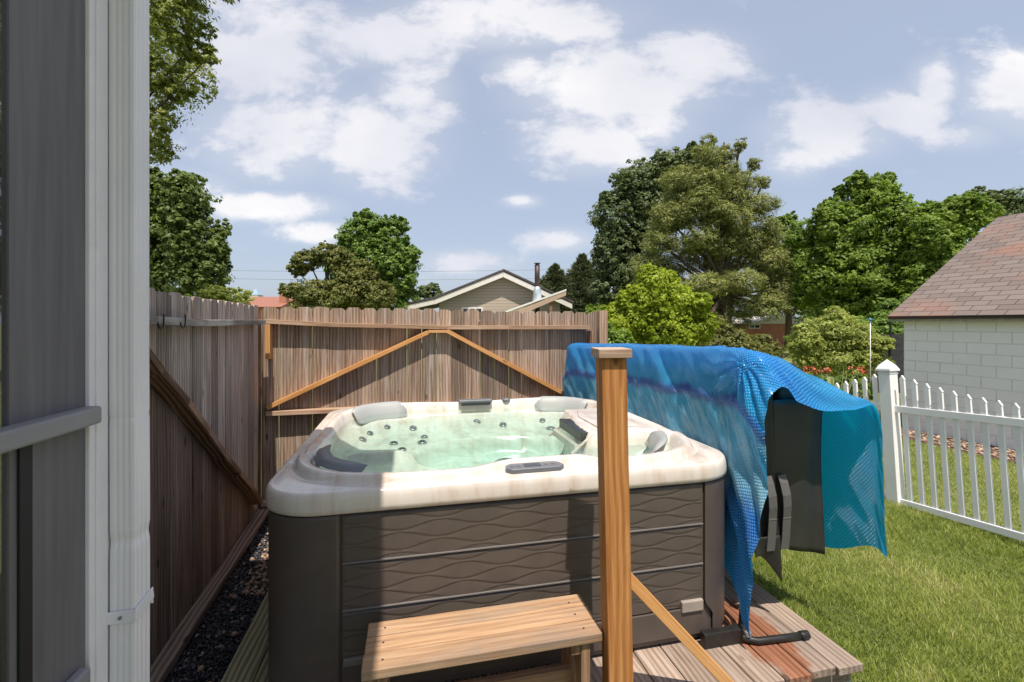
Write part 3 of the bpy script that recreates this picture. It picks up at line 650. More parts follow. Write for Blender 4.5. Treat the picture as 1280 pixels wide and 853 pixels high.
lowm2 = bmx.nd('ShaderNodeMapRange', interpolation_type='SMOOTHSTEP'); bmx.l.new(vpos, lowm2.inputs[0]); lowm2.inputs[1].default_value = -.82; lowm2.inputs[2].default_value = -.66
base = bmx.mix(bmx.math('MULTIPLY', bmx.math('MULTIPLY', stk.outputs[0], lowm.outputs[0]), lowm2.outputs[0]), base, (.50,.84,.98))  # pale streaks: reflections off the creases, painted into the colour
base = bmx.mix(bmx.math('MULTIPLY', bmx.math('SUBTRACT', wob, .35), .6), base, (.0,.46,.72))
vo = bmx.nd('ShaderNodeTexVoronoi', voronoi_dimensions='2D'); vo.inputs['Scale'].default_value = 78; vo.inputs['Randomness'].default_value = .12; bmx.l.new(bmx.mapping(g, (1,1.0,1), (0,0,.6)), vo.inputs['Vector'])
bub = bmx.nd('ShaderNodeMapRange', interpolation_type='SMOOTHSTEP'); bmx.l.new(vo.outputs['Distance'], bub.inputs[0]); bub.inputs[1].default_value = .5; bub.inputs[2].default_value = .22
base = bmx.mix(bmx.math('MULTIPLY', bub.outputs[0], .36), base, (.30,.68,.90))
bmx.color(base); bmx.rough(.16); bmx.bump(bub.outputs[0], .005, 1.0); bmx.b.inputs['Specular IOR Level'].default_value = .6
trn = bmx.nd('ShaderNodeBsdfTranslucent'); tl_ = bmx.nd('ShaderNodeMapRange'); bmx.l.new(sp_.outputs[1], tl_.inputs[0]); tl_.inputs[1].default_value = .55; tl_.inputs[2].default_value = .85
bmx.l.new(bmx.mix(tl_.outputs[0], bmx.mix(.5, base, (.0,.45,.95)), (.0,.60,.78)), trn.inputs[0])
mxs = bmx.nd('ShaderNodeMixShader'); mxs.inputs[0].default_value = .36; bmx.l.new(bmx.b.outputs[0], mxs.inputs[1]); bmx.l.new(trn.outputs[0], mxs.inputs[2]); bmx.l.new(mxs.outputs[0], bmx.out.inputs[0])
ii = np.arange(NU-1)[:,None]*NV; kk = np.arange(NV-1)[None,:]
F = np.stack([ii+kk, ii+kk+1, ii+NV+kk+1, ii+NV+kk], -1).reshape(-1,4)
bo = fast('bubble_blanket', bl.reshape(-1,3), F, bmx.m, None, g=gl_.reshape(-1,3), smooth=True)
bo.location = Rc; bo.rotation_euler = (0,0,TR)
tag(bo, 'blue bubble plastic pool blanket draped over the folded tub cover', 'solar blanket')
# ---------------------------------------------------------------- bench step
bench = thing('step_bench', 'low wooden step bench with three planks before the hot tub', 'bench', W(-1.80, -.205, DECK), TR)
bl_, bd = .915, .272; ht = .380
for i in range(3):
    m = MB(); y0 = -bd/2+i*(bd/3); m.box((-0.0+random.uniform(-.003,.003), y0+.0015, ht-.036), (bl_+random.uniform(-.003,.003), y0+bd/3-.0015, ht), tint=(.92,1.06,1.0)[i]); m.build('plank', W_BENCH, bench, bevel=.004)
for xx in (.05, bl_-.088):
    m = MB(); m.box((xx,-bd/2+.015,0),(xx+.038,-bd/2+.055+.03,ht-.037)); m.build('leg', W_BENCHEDGE, bench, bevel=.003)
    m = MB(); m.box((xx,bd/2-.085,0),(xx+.038,bd/2-.012,ht-.037)); m.build('leg', W_BENCHEDGE, bench, bevel=.003)
    m = MB(); m.box((xx-.04,-bd/2+.02,ht-.085),(xx-.001,bd/2-.02,ht-.038)); m.build('cleat', W_BENCHEDGE, bench, bevel=.003)
scw = plain('dark screw head', (.05,.045,.04), .5, .6)
for xx in (.069, bl_-.069):
    for i in range(3):
        for q in (random.uniform(-.012,.012),): m = MB(); m.lathe([(.0045,0),(.0045,.0012),(.003,.0016)], (xx+random.uniform(-.004,.004), -bd/2+(i+.5)*bd/3+q, ht-.0003), 10); m.build('screw', scw, bench)
m = MB(); m.box((.09,-.02,.10),(bl_-.09,.018,.17)); m.build('stretcher', W_BENCHEDGE, bench, bevel=.003)
# ---------------------------------------------------------------- rail post with brace
pc = Vector((.408, 1.80, 0)); post = thing('railing_post', 'upright orange wooden post with flat cap and slanted brace before the hot tub', 'post', pc, R(4))
m = MB(); m.beam((.018,0,0), (-.018,0,1.652), .098, .098, up=(0,1,0), tint=1.0); m.build('shaft', W_POST, post, bevel=.004)
m = MB(); m.box((-.083,-.068,1.652),(.047,.062,1.688)); m.build('cap', W_CAP, post, bevel=.003)
m = MB(); m.beam((.03,.055,.79), (.62,.13,.14), .05, .045, tint=1.05); m.build('brace', W_ORANGE, post, bevel=.003)
# ---------------------------------------------------------------- picket fence
pvc = plain('white vinyl', (.86,.85,.85), .35, 0, .03, 5)
PF = Vector((3.80, 4.50, -.045)); pd = Vector((.284,-.959,0)).normalized(); PR = math.atan2(pd.y, pd.x)
pf = thing('picket_fence', 'white vinyl picket fence with a capped square post along the lawn', 'fence', PF, PR); pf.rotation_euler = (0, -.06, PR)
SEC = 2.40
def ppost(x, h=1.32):
    m = MB(); m.box((x-.055,-.055,-.02),(x+.055,.055,h)); o = m.build('post', pvc, pf, bevel=.004)
    m = MB(); b0 = .068
    for hw, z0, z1 in ((.060,h+.0005,h+.012),(.052,h+.012,h+.028),(.070,h+.028,h+.050)): m.box((x-hw,-hw,z0),(x+hw,hw,z1))
    t_ = h+.050; m.add([(x-.067,-.067,t_),(x+.067,-.067,t_),(x+.067,.067,t_),(x-.067,.067,t_),(x-.05,-.05,t_+.035),(x+.05,-.05,t_+.035),(x+.05,.05,t_+.035),(x-.05,.05,t_+.035),(x,0,t_+.095)],
        [(0,1,5,4),(1,2,6,5),(2,3,7,6),(3,0,4,7),(4,5,8),(5,6,8),(6,7,8),(7,4,8),(3,2,1,0)], None, 1)
    m.build('cap', pvc, o, bevel=.003)
for k_ in (-4,-3,-2,-1,0,1): ppost(k_*SEC)
for k_ in (-4,-3,-2,-1,0):
    x0 = k_*SEC+.055; x1 = (k_+1)*SEC-.055
    for z0, z1 in ((.045,.105),(.945,1.01)):
        m = MB(); m.box((x0,-.02,z0),(x1,.02,z1)); m.build('rail', pvc, pf, bevel=.003)
    npk = 22
    for j in range(npk):
        x = x0+.075+(x1-x0-.15)*j/(npk-1); tt = (j/(npk-1)*2-1); h = 1.12+.19*tt*tt
        hw = .019; m = MB(); m.prism([(x-hw,.106),(x+hw,.106),(x+hw,h-.045),(x+hw*.0+hw+.004,h-.04),(x,h),(x-hw-.004,h-.04),(x-hw,h-.045)], -.011,.011, tint=1); m.build('picket', pvc, pf)
# ---------------------------------------------------------------- grass blades
gm = Mat('grass blade'); t = gm.attr('tint').outputs['Fac']; pn = gm.noise(gm.obj(), 1.3, 4, .6)
f = gm.math('ADD', gm.math('MULTIPLY', t, .75), gm.math('MULTIPLY', pn, .3)); gc = gm.ramp(f, [(.08,(.10,.15,.02)),(.42,(.24,.31,.045)),(.72,(.40,.44,.10)),(.95,(.58,.53,.27))]); gm.color(gc); gm.rough(.5)
tr_ = gm.nd('ShaderNodeBsdfTranslucent'); gm.l.new(gc, tr_.inputs[0]); mx2 = gm.nd('ShaderNodeMixShader'); mx2.inputs[0].default_value = .35; gm.l.new(gm.b.outputs[0], mx2.inputs[1]); gm.l.new(tr_.outputs[0], mx2.inputs[2]); gm.l.new(mx2.outputs[0], gm.out.inputs[0])
def grass(n, xr, yr, name, label, mask, hmin, hmax, wd, dens_y=None):
    x = rng.uniform(*xr, n); y = yr[0]+(yr[1]-yr[0])*rng.uniform(0,1,n)**(1.5 if dens_y else 1)
    ok = mask(x, y); x = x[ok]; y = y[ok]; n = len(x)
    # patchy height
    ph = np.array([mnoise.noise(Vector((a*2.2, b*2.2, 0))) for a, b in zip(x, y)])
    h = rng.uniform(hmin, hmax, n)*(1+.5*ph); th = rng.uniform(0, 2*np.pi, n); ln = rng.uniform(.2, 1.2, n)
    wx = np.cos(th)*wd; wy = np.sin(th)*wd; l2 = rng.uniform(0, 2*np.pi, n); ex = np.cos(l2)*h*ln; ey = np.sin(l2)*h*ln
    b0 = np.stack([x-wx, y-wy, np.zeros(n)], 1); b1 = np.stack([x+wx, y+wy, np.zeros(n)], 1)
    m0 = np.stack([x-wx*.8+ex*.35, y-wy*.8+ey*.35, h*.62], 1); m1 = np.stack([x+wx*.8+ex*.35, y+wy*.8+ey*.35, h*.62], 1)
    tp = np.stack([x+ex, y+ey, h], 1)
    V = np.stack([b0,b1,m1,m0,tp], 1).reshape(-1,3); base = np.arange(n)[:,None]*5
    F = np.concatenate([base+np.array([[0,1,2]]), base+np.array([[0,2,3]]), base+np.array([[3,2,4]])])
    p2 = np.array([mnoise.noise(Vector((a*.9+7, b*.9, 3))) for a, b in zip(x, y)]); p3 = np.array([mnoise.noise(Vector((a*6, b*6, 9))) for a, b in zip(x, y)])
    tn = np.clip(rng.normal(.45,.22,n)+.22*ph+.35*p2+.25*p3, 0, 1)
    o = fast(name, V, F, gm.m, tint=np.repeat(tn, 5)); return tag(o, label, 'grass', kind='stuff')
def inside_deck(x, y):
    rx = x-Rc.x; ry = y-Rc.y; a = rx*ta.x+ry*ta.y; b = rx*tb.x+ry*tb.y; return (a > -2.5) & (a < .45) & (b > -.28) & (b < 2.4)
fside = lambda x, y: (x-PF.x)*(-pd.y)+(y-PF.y)*pd.x     # >0 beyond (right of) the picket fence?
grass(480000, (.6,6.5), (1.2,7.5), 'lawn_grass', 'bright green lawn grass between the deck and the picket fence', lambda x, y: (~inside_deck(x,y)) & (x > .75*y-1.2) & ((x-PF.x)*pd.y-(y-PF.y)*pd.x > -.06) & (x/np.maximum(y,.1) < 2.4) & (x/y > .25), .018, .050, .0017, True)
grass(110000, (2,9.5), (3.2,8.2), 'lawn_grass', 'short lawn grass beyond the picket fence before the garage', lambda x, y: ((x-PF.x)*pd.y-(y-PF.y)*pd.x <= -.06) & (x/y < 1.4) & ((x-6.587)*.959+(y-7.649)*.284 < -.75), .015, .032, .0026)
# ---------------------------------------------------------------- screened porch house at the left
HU = Vector((-.2, .98, 0)).normalized(); HN = Vector((HU.y, -HU.x, 0))      # along the wall, outward
HO = Vector((-.978, 1.10, 0)); HR = math.atan2(HU.y, HU.x)
house = thing('screened_porch', 'grey screened porch corner with white trim and a white downspout', 'house', HO, HR)
# local x = along wall away from camera, local y = inward (left), -y = outward
wht = plain('white painted metal', (.84,.80,.835), .35, 0, .05, 3); trimw = plain('white corner trim', (.86,.82,.85), .5, 0, .04, 12, .0008, 300)
gpm = Mat('grey wrapped post'); o_ = gpm.obj(); nn_ = gpm.noise(gpm.mapping(o_, (60,60,2.5)), 1, 5); gpm.color(gpm.ramp(nn_, [(.3,(.125,.115,.125)),(.7,(.18,.168,.178))])); gpm.rough(.6)
def HX(px):
    r = Vector(((px-CX)/FPX, 1, 0)); t = HO.dot(HN)/r.dot(HN); return (r*t-HO).dot(HU)
xl, xr_ = HX(15), HX(111)
m = MB(); m.box((xl,.008,-.02),(xr_+.004,.018,3.3)); m.build('post', gpm.m, house, bevel=.003)
m = MB(); m.box((HX(112),.0,-.02),(HX(119),.05,3.3)); m.box((HX(119)+.0005,-.004,-.02),(-.004,.05,3.3)); m.build('corner_trim', trimw, house, bevel=.002)
m = MB(); m.box((-.002,.0,-.02),(.15,.14,3.3)); m.build('corner_post', trimw, house, bevel=.002)
gr2 = plain('grey rail paint', (.27,.26,.275), .5, 0, .06)
zr = 1.600
m = MB(); m.box((-3.2,-.030,zr-.04),(xr_-.004,.0075,zr)); m.build('rail', gr2, house, bevel=.006)
m = MB(); m.box((-3.2,-.018,.955),(xr_-.02,.0075,1.02)); m.build('rail', gr2, house, bevel=.006)
m = MB(); m.box((HX(27),.003,-.02),(HX(43),.0075,zr-.042)); m.build('frame_gap', plain('dark frame seam', (.012,.012,.013), .6), house)
# screen
scm = Mat('insect screen'); tr3 = scm.nd('ShaderNodeBsdfTransparent'); mx3 = scm.nd('ShaderNodeMixShader'); mx3.inputs[0].default_value = .30
scm.color((.03,.03,.032)); scm.l.new(tr3.outputs[0], mx3.inputs[1]); scm.l.new(scm.b.outputs[0], mx3.inputs[2]); scm.l.new(mx3.outputs[0], scm.out.inputs[0])
m = MB(); m.box((-3.2,.004,.0),(xl-.001,.006,3.2)); m.build('screen', scm.m, house)
m = MB(); m.box((.06,.15,.9),(.062,4.2,3.1)); m.build('screen', scm.m, house)
m = MB()
for yy in (1.6, 3.1): m.box((.02,yy,.12),(.11,yy+.09,3.2))
m.box((.02,4.2,-.02),(.11,4.35,3.3)); m.box((.02,.141,-.02),(.11,4.2,.12)); m.build('post', gpm.m, house, bevel=.003)
m = MB(); m.box((-3.3,.141,.0),(.018,4.2,.11)); m.build('floor', W_DECK, house)
m = MB(); m.box((-3.45,.0,-.02),(-3.31,4.35,3.3)); m.build('wall', plain('pale siding', (.5,.5,.49), .6), house)
# roof with eave; the eave edge throws the shade on the tub's left side
ev = Vector((-.563, 1.94, 0)); eo = (ev-HO).dot(HN)        # outward reach of the eave
ex_ = (P(0,0,1)*0+Vector((ev.x+HU.x*.12, ev.y+HU.y*.12, 0))-HO).dot(HU)
m = MB(); m.box((-3.6,-eo,3.55),(ex_,4.6,3.62)); m.build('soffit', trimw, house, bevel=.003)
m = MB(); m.prism([(-eo+.01,3.625),(4.6,3.625),(2.2,4.4)], -3.6, ex_, tint=1, axis='x'); m.build('roof', plain('grey shingles', (.10,.095,.09), .9, 0, .3, 40), house)
m = MB(); m.box((-3.45,.0,3.301),(.15,.14,3.549)); m.build('beam', trimw, house)
# downspout: ribbed box section
sec = []
def rib(n, f0, f1, k):  # ribbed side from f0 to f1
    out = []
    for i in range(n+1):
        t_ = i/n; p_ = Vector(f0).lerp(Vector(f1), t_); d_ = (Vector(f1)-Vector(f0)).normalized(); q = Vector((d_.y,-d_.x)); out.append(p_+q*(k if i % 2 else 0))
    return out
x0, x1, y0, y1 = .0, .070, -.004, -.057
r_ = .008
sec += rib(6, (x0, y0-r_), (x0, y1+r_), -.0018); sec += [Vector((x0+.002,y1+.002))]
sec += rib(6, (x0+r_, y1), (x1-r_, y1), -.0018); sec += [Vector((x1-.002,y1+.002))]; sec += [Vector((x1, y1+r_)), Vector((x1, y0))]; sec += [Vector((x0, y0))]
vs = []; fs = []; zsn = [-.05,.50,.545,.56,.575,.62,.95,.98,1.02,1.05,1.30,3.4]; ns_ = len(sec)
zs2 = [-.05,.55,.70,.90,1.10,1.20,1.235,1.25,1.258,1.266,1.28,1.32,1.40,1.545,1.556,1.567,1.7,2.2,3.5]
for z in zs2:
    for p_ in sec:
        q = Vector(p_); kk_ = math.exp(-((z-1.256)/.016)**2)*.004+math.exp(-((z-1.556)/.006)**2)*.0015
        c0 = Vector(((x0+x1)/2, (y0+y1)/2)); wob_ = .0012*math.sin(z*4)
        vs.append((q.x+(kk_ if q.x < x0+.01 else 0), q.y+wob_+(kk_*.8 if q.y < y1+.012 else 0), z))
fs = [(i*ns_+k, i*ns_+(k+1)%ns_, (i+1)*ns_+(k+1)%ns_, (i+1)*ns_+k) for i in range(len(zs2)-1) for k in range(ns_)]
m = MB(); m.add(vs, fs, None, 1); ds = m.build('downspout', wht, house)
m = MB(); zb_ = 1.075
bz = [(x0-.0035,.002),(x0-.0035,y1-.004),(x1+.003,y1-.004),(x1+.003,.0)]
for (ax_, ay_), (bx2, by2) in zip(bz, bz[1:]): m.beam((ax_,ay_,zb_), (bx2,by2,zb_+(.014 if ax_ != bx2 else 0)), .0025, .03, tint=1)
m.beam((x0-.0035,.002,zb_),(x0-.0035,.02,zb_),.0025,.03); m.build('strap', wht, ds, bevel=.001)
m = MB(); m.tube([(x0-.009,-.03,zb_),(x0-.004,-.03,zb_)], .004, 10); m.build('screw', chrome, ds)
# ---------------------------------------------------------------- garage at the right
GC = Vector((6.587, 7.649, 0)); GR = math.atan2(-.959, .284)       # local x along the wall towards the camera, local y to the right of the yard (away)
gar = thing('garage', 'white painted block garage with reddish brown shingle gable roof', 'garage', GC, GR)
bm_ = Mat('painted block'); o_ = bm_.obj(); sp = bm_.nd('ShaderNodeSeparateXYZ'); bm_.l.new(o_, sp.inputs[0]); cb = bm_.nd('ShaderNodeCombineXYZ'); bm_.l.new(bm_.math('ADD', sp.outputs[0], sp.outputs[1]), cb.inputs[0]); bm_.l.new(sp.outputs[2], cb.inputs[1])
bk = bm_.nd('ShaderNodeTexBrick'); bm_.l.new(cb.outputs[0], bk.inputs['Vector']); bk.inputs['Scale'].default_value = 1; bk.inputs['Brick Width'].default_value = .34; bk.inputs['Row Height'].default_value = .165; bk.inputs['Mortar Size'].default_value = .005; bk.inputs['Mortar Smooth'].default_value = .4
bk.inputs['Color1'].default_value = (.86,.84,.82,1); bk.inputs['Color2'].default_value = (.89,.87,.85,1); bk.inputs['Mortar'].default_value = (.82,.80,.78,1)
dn = bm_.noise(o_, 2.2, 5); bm_.color(bm_.mix(bm_.math('MULTIPLY', dn, .18), bk.outputs[0], (.40,.37,.34))); bm_.rough(.8)
hb = bm_.math('ADD', bm_.math('MULTIPLY', bk.outputs['Fac'], -1), bm_.math('MULTIPLY', bm_.noise(o_, 60, 4), .25)); bm_.bump(hb, .008)
m = MB(); m.box((0,0,-.05),(8,5.4,1.87)); m.prism([(.02,1.875),(5.38,1.875),(2.70,3.60)], .0, .2, tint=1, axis='x', long=0); m.build('wall', bm_.m, gar)
shm = Mat('worn shingles'); g = shm.attr('g').outputs['Vector']; bk = shm.nd('ShaderNodeTexBrick'); shm.l.new(g, bk.inputs['Vector']); bk.inputs['Scale'].default_value = 1; bk.inputs['Brick Width'].default_value = .30; bk.inputs['Row Height'].default_value = .135; bk.inputs['Mortar Size'].default_value = .006
bk.inputs['Color1'].default_value = (.145,.115,.103,1); bk.inputs['Color2'].default_value = (.195,.155,.138,1); bk.inputs['Mortar'].default_value = (.06,.045,.04,1)
rn = shm.noise(shm.mapping(g, (.5,.8,1)), 1.0, 5, .65); rf = shm.nd('ShaderNodeMapRange'); shm.l.new(rn, rf.inputs[0]); rf.inputs[1].default_value = .50; rf.inputs[2].default_value = .68; rf.inputs[4].default_value = .45
shm.color(shm.mix(rf.outputs[0], bk.outputs[0], (.38,.15,.085))); shm.rough(.9)
saw = shm.nd('ShaderNodeSeparateXYZ'); shm.l.new(g, saw.inputs[0]); shm.bump(shm.math('SUBTRACT', shm.math('MULTIPLY', shm.math('FRACT', shm.math('DIVIDE', saw.outputs[1], .135)), -.6), bk.outputs['Fac']), .012)
m = MB(); sl2 = math.hypot(2.85, 1.87); x0g, x1g = -.15, 8.3
for ya, yb, md_ in ((-.15,2.70,0),(5.55,2.70,1)):
    vs_ = [(x0g,ya,1.875),(x1g,ya,1.875),(x1g,yb,3.745),(x0g,yb,3.745)]
    m.add(vs_, [(0,1,2,3)], [(v[0]+3, (abs(v[1]-ya)/2.85)*sl2, 0) for v in vs_], 1)
rfo = m.build('roof', shm.m, gar); sd_ = rfo.modifiers.new('thick', 'SOLIDIFY'); sd_.thickness = .04; sd_.offset = 0
fsm = plain('old fascia', (.36,.32,.27), .8, 0, .25, 20)
m = MB(); m.box((x0g+.02,-.125,1.80),(x1g-.02,-.105,1.85)); m.box((x0g+.02,-.104,1.80),(x1g-.02,-.002,1.815)); m.build('fascia', fsm, gar)
m = MB(); m.box((x0g,-.156,1.842),(x1g,-.128,1.868)); m.build('drip_edge', plain('dark drip edge', (.05,.035,.03), .7), gar)
m = MB(); m.beam((x0g+.015,-.12,1.83),(x0g+.015,2.70,3.68),.03,.07); m.beam((x0g+.015,5.5,1.83),(x0g+.015,2.70,3.68),.03,.07); m.build('rake_board', fsm, gar)
# mulch bed with rubble
mb = Mat('mulch soil'); n = mb.noise(mb.obj(), 25, 5, .7); mb.color(mb.ramp(n, [(.3,(.05,.03,.022)),(.7,(.17,.11,.08))])); mb.rough(.95); mb.bump(n, .03)
g_ = MB(); g_.add([tuple(GC+Vector((a_*.284-b_*.959, -a_*.959-b_*.284, .006))) for a_, b_ in ((-.4,.75),(7,.75),(7,-.1),(-.4,-.1))], [(0,1,2,3)]); tag(g_.build('mulch_bed', mb.m), kind='structure')
o = stones(1500, (5.6,9.5), (2.5,8.0), .01, .015, .045, 'mulch', mc.m, lambda x, y: -.70 < (x-GC.x)*.959+(y-GC.y)*.284 < -.02); tag(o, 'brown bark mulch along the foot of the white garage wall', 'mulch', kind='stuff')
# ---------------------------------------------------------------- vegetation
def crown(lobes, n, leaf, name, mat, parent, aspect=.55, clump=.22, up=.35, seed=0, flat=1.0, lower=0):
    """lobes: (center Vector, (rx,ry,rz)); leaf clumps through the outer volume of the lobes"""
    r_ = np.random.default_rng(seed); C = np.array([l[0][:] for l in lobes]); RR = np.array([l[1] for l in lobes]); vol = (RR[:,0]*RR[:,2])**1.0; pr = vol**.75; pr = pr/pr.sum()
    lpc = 26; nc = max(8, n//lpc); idx = r_.choice(len(lobes), nc, p=pr)
    d = r_.normal(size=(nc,3)); d /= np.linalg.norm(d, axis=1, keepdims=True); rad = r_.uniform(.35,1.0,nc)**.45
    bump_ = np.array([mnoise.noise(Vector(tuple(v*2.3+i))) for v, i in zip(d, idx)]); rad = rad*(1+.38*bump_)
    cc = C[idx]+d*RR[idx]*rad[:,None]
    cs = clump*RR[idx].mean(1)*r_.uniform(.35,1.25,nc)
    off = r_.normal(size=(nc,lpc,3)); off /= np.linalg.norm(off, axis=2, keepdims=True); off *= r_.uniform(0,1,(nc,lpc,1))**.4
    off[:,:,2] *= .65*flat; pos = cc[:,None,:]+off*cs[:,None,None]
    nrm = off*1.0+d[:,None,:]*.5+np.array([0,0,up*1.6])+r_.normal(size=off.shape)*.45
    nrm /= np.linalg.norm(nrm, axis=2, keepdims=True)
    pos = pos.reshape(-1,3); nrm = nrm.reshape(-1,3); m_ = len(pos)
    t1 = np.cross(nrm, r_.normal(size=(m_,3))); t1 /= np.linalg.norm(t1, axis=1, keepdims=True)+1e-9; t2 = np.cross(nrm, t1)
    s = leaf*r_.uniform(.6,1.3,m_)[:,None]
    V = np.stack([pos-t1*s, pos+t2*s*aspect-t1*s*.1, pos+t1*s, pos-t2*s*aspect-t1*s*.1], 1).reshape(-1,3)
    F = np.arange(m_*4).reshape(-1,4)
    tint = np.clip(np.repeat(r_.normal(.5,.16,nc), lpc)+r_.normal(0,.14,m_), 0, 1)
    return fast(name, V, F, mat, parent, tint=np.repeat(tint,4))
def pine_crown(cx, cy, z0, z1, rfun, n_br, leaf, name, mat, parent, seed=0, droop=.1, per=150):
    r_ = np.random.default_rng(seed); pos = []; dirs = []; tint = []
    for _ in range(n_br):
        t = r_.uniform(0,1)**.9; z = z0+(z1-z0)*t; th = r_.uniform(0,2*np.pi); Rm = rfun(t, th)*r_.uniform(.75,1.08)
        ux, uy = math.cos(th), math.sin(th); tn = r_.normal(.5,.17)
        k = int(per*(.35+Rm/max(rfun(.2,th),.1)*.65)); s = r_.uniform(.25,1,k)**.6
        rise = r_.uniform(-.05,.35)
        px_ = cx+ux*Rm*s+r_.normal(0,.09*Rm+.05,k); py_ = cy+uy*Rm*s+r_.normal(0,.09*Rm+.05,k); pz = z+rise*Rm*s-droop*Rm*s*s+r_.normal(0,.07*Rm*.5+.06,k)
        pos.append(np.stack([px_,py_,pz],1)); dd = np.stack([np.full(k,ux),np.full(k,uy),np.full(k,.55)],1)+r_.normal(0,.55,(k,3)); dirs.append(dd); tint.append(np.clip(tn+r_.normal(0,.12,k),0,1))
    pos = np.vstack(pos); d = np.vstack(dirs); d /= np.linalg.norm(d,axis=1,keepdims=True); tint = np.concatenate(tint); m_ = len(pos)
    t2 = np.cross(d, r_.normal(size=(m_,3))); t2 /= np.linalg.norm(t2,axis=1,keepdims=True); s = leaf*r_.uniform(.7,1.3,m_)[:,None]
    V = np.stack([pos-d*s*.2, pos+t2*s*.16+d*s*.5, pos+d*s*1.2, pos-t2*s*.16+d*s*.5],1).reshape(-1,3)
    return fast(name, V, np.arange(m_*4).reshape(-1,4), mat, parent, tint=np.repeat(tint,4))
bark = Mat('bark'); n = bark.noise(bark.mapping(bark.obj(), (6,6,1)), 3, 5, .7); bark.color(bark.ramp(n, [(.3,(.045,.032,.024)),(.7,(.14,.105,.08))])); bark.rough(.9); bark.bump(n, .03); bark = bark.m
def tree(name, label, D, lobes, mat, n, leaf, trunk_px=None, group=None, zr_=1.0, seed=0, clump=.22, tr=.16, aspect=.55, up=.35, cat='tree', base=None):
    """lobes: (px, py, rx_px, ry_px, depth offset) seen at distance D"""
    n = int(n*(1.0 if name in ('pine_tree','oak_tree') else 1.9)); leaf = leaf*(1.0 if name in ('pine_tree','oak_tree') else .64)
    LB = []
    for l in lobes:
        px, py, rx_, ry_ = l[:4]; dd = l[4] if len(l) > 4 else 0
        c = P(px, py, D+dd); k = (D+dd)/FPX; LB.append((c, (rx_*k, (rx_+ry_)/2*k, ry_*k)))
    tp = trunk_px if trunk_px is not None else sum(l[0] for l in lobes)/len(lobes)
    bx_ = (tp-CX)/FPX*D; t = thing(name, label, cat, (bx_, D, 0), 0, group)
    LBl = [(c-Vector((bx_, D, 0)), r) for c, r in LB]
    tr_r = random.Random(seed*7+1); extra = []
    if name != 'pine_tree':
        for c, r in LBl:
            for q in range(4):
                d = Vector((tr_r.uniform(-1,1), tr_r.uniform(-.8,.8), tr_r.uniform(-.35,1))).normalized(); k = tr_r.uniform(.24,.42)
                extra.append((c+Vector((d.x*r[0], d.y*r[1], d.z*r[2]))*tr_r.uniform(.88,1.06), (r[0]*k, r[1]*k, r[2]*k*1.05)))
    topz = max(c.z for c, r in LBl); m = MB()
    m.tube([(0,0,-.1),(tr*.3,0,topz*.3),(-tr*.3,.05,topz*.65),(0,0,topz)], [tr*1.25,tr,tr*.6,tr*.15], 9)
    m.build('trunk', bark, t, smooth=True)
    m = MB()
    for i, (c, r) in enumerate(LBl):
        z0 = max(.3*topz, min(c.z*.6, topz*.7)); st = Vector((0,0,z0)); mid = st.lerp(c, .55)+Vector((0,0,-.08*c.length*.3))
        m.tube([st, mid, c], [tr*.5, tr*.28, tr*.08], 6)
        for q in range(3 if D > 9 else 0):
            e = c+Vector((random.uniform(-1,1)*r[0], random.uniform(-1,1)*r[1], random.uniform(-.5,1)*r[2]))*.8; m.tube([mid.lerp(c,.6), e], [tr*.16, tr*.03], 5)
    m.build('limbs', bark, t, smooth=True)
    crown(LBl+extra, int(n*1.15), leaf, 'crown', mat, t, clump=clump, seed=seed, aspect=aspect, up=up)
    return t
L_OAK = leafmat('oak leaf', (0.061,0.088,0.021), (0.311,0.338,0.075)); L_MAPLE = leafmat('maple leaf', (0.047,0.081,0.021), (0.203,0.263,0.069))
L_DEEP = leafmat('deep green leaf', (0.061,0.119,0.021), (0.230,0.338,0.063)); L_OLIVE = leafmat('olive leaf', (0.074,0.088,0.021), (0.270,0.275,0.081))
L_BLUE = leafmat('blue green leaf', (0.061,0.094,0.040), (0.203,0.250,0.103)); L_LIME = leafmat('lime leaf', (0.121,0.188,0.011), (0.432,0.500,0.046), .4)
L_MID = leafmat('mid green leaf', (0.061,0.112,0.016), (0.270,0.375,0.057), .4); L_SHRUB = leafmat('shrub leaf', (0.135,0.169,0.034), (0.486,0.525,0.149), .4)
L_PINE = leafmat('pine needle', (.095,.115,.036), (.36,.38,.115), .2); L_SPRUCE = leafmat('spruce needle', (0.047,0.062,0.032), (0.149,0.175,0.081), .1)
tree('oak_tree', 'tall oak with toothed leaves reaching in beside the downspout at the top left', 8.5, [(195,20,52,45),(235,62,22,16),(262,70,18,9),(200,95,26,22),(222,118,16,10),(192,150,20,30),(190,182,14,10),(120,60,110,90,2),(90,160,90,60,2),(20,40,120,110,3),(215,-30,60,40)], L_OAK, 70000, .050, trunk_px=60, seed=3, clump=.30, tr=.11, aspect=.38)
tree('maple_tree', 'dense dark green maple standing behind the left fence', 17, [(185,262,45,48),(225,250,34,34),(210,310,55,42),(250,300,30,30),(262,330,22,22),(205,350,70,30),(150,300,70,70,1),(235,275,25,25)], L_MAPLE, 42000, .125, trunk_px=190, seed=4, clump=.22, tr=.2)
tree('shade_tree', 'dark tree seen through the porch screen at the far left', 14, [(-20,120,60,80),(-10,250,60,80),(0,350,50,50),(-60,300,60,90)], L_MAPLE, 12000, .12, trunk_px=-20, seed=31, tr=.15)
tree('garden_tree', 'low yellow-green tree top showing above the left fence', 14, [(265,372,22,14),(290,374,24,12),(250,385,30,18)], L_SHRUB, 7000, .07, trunk_px=275, seed=5, tr=.08)
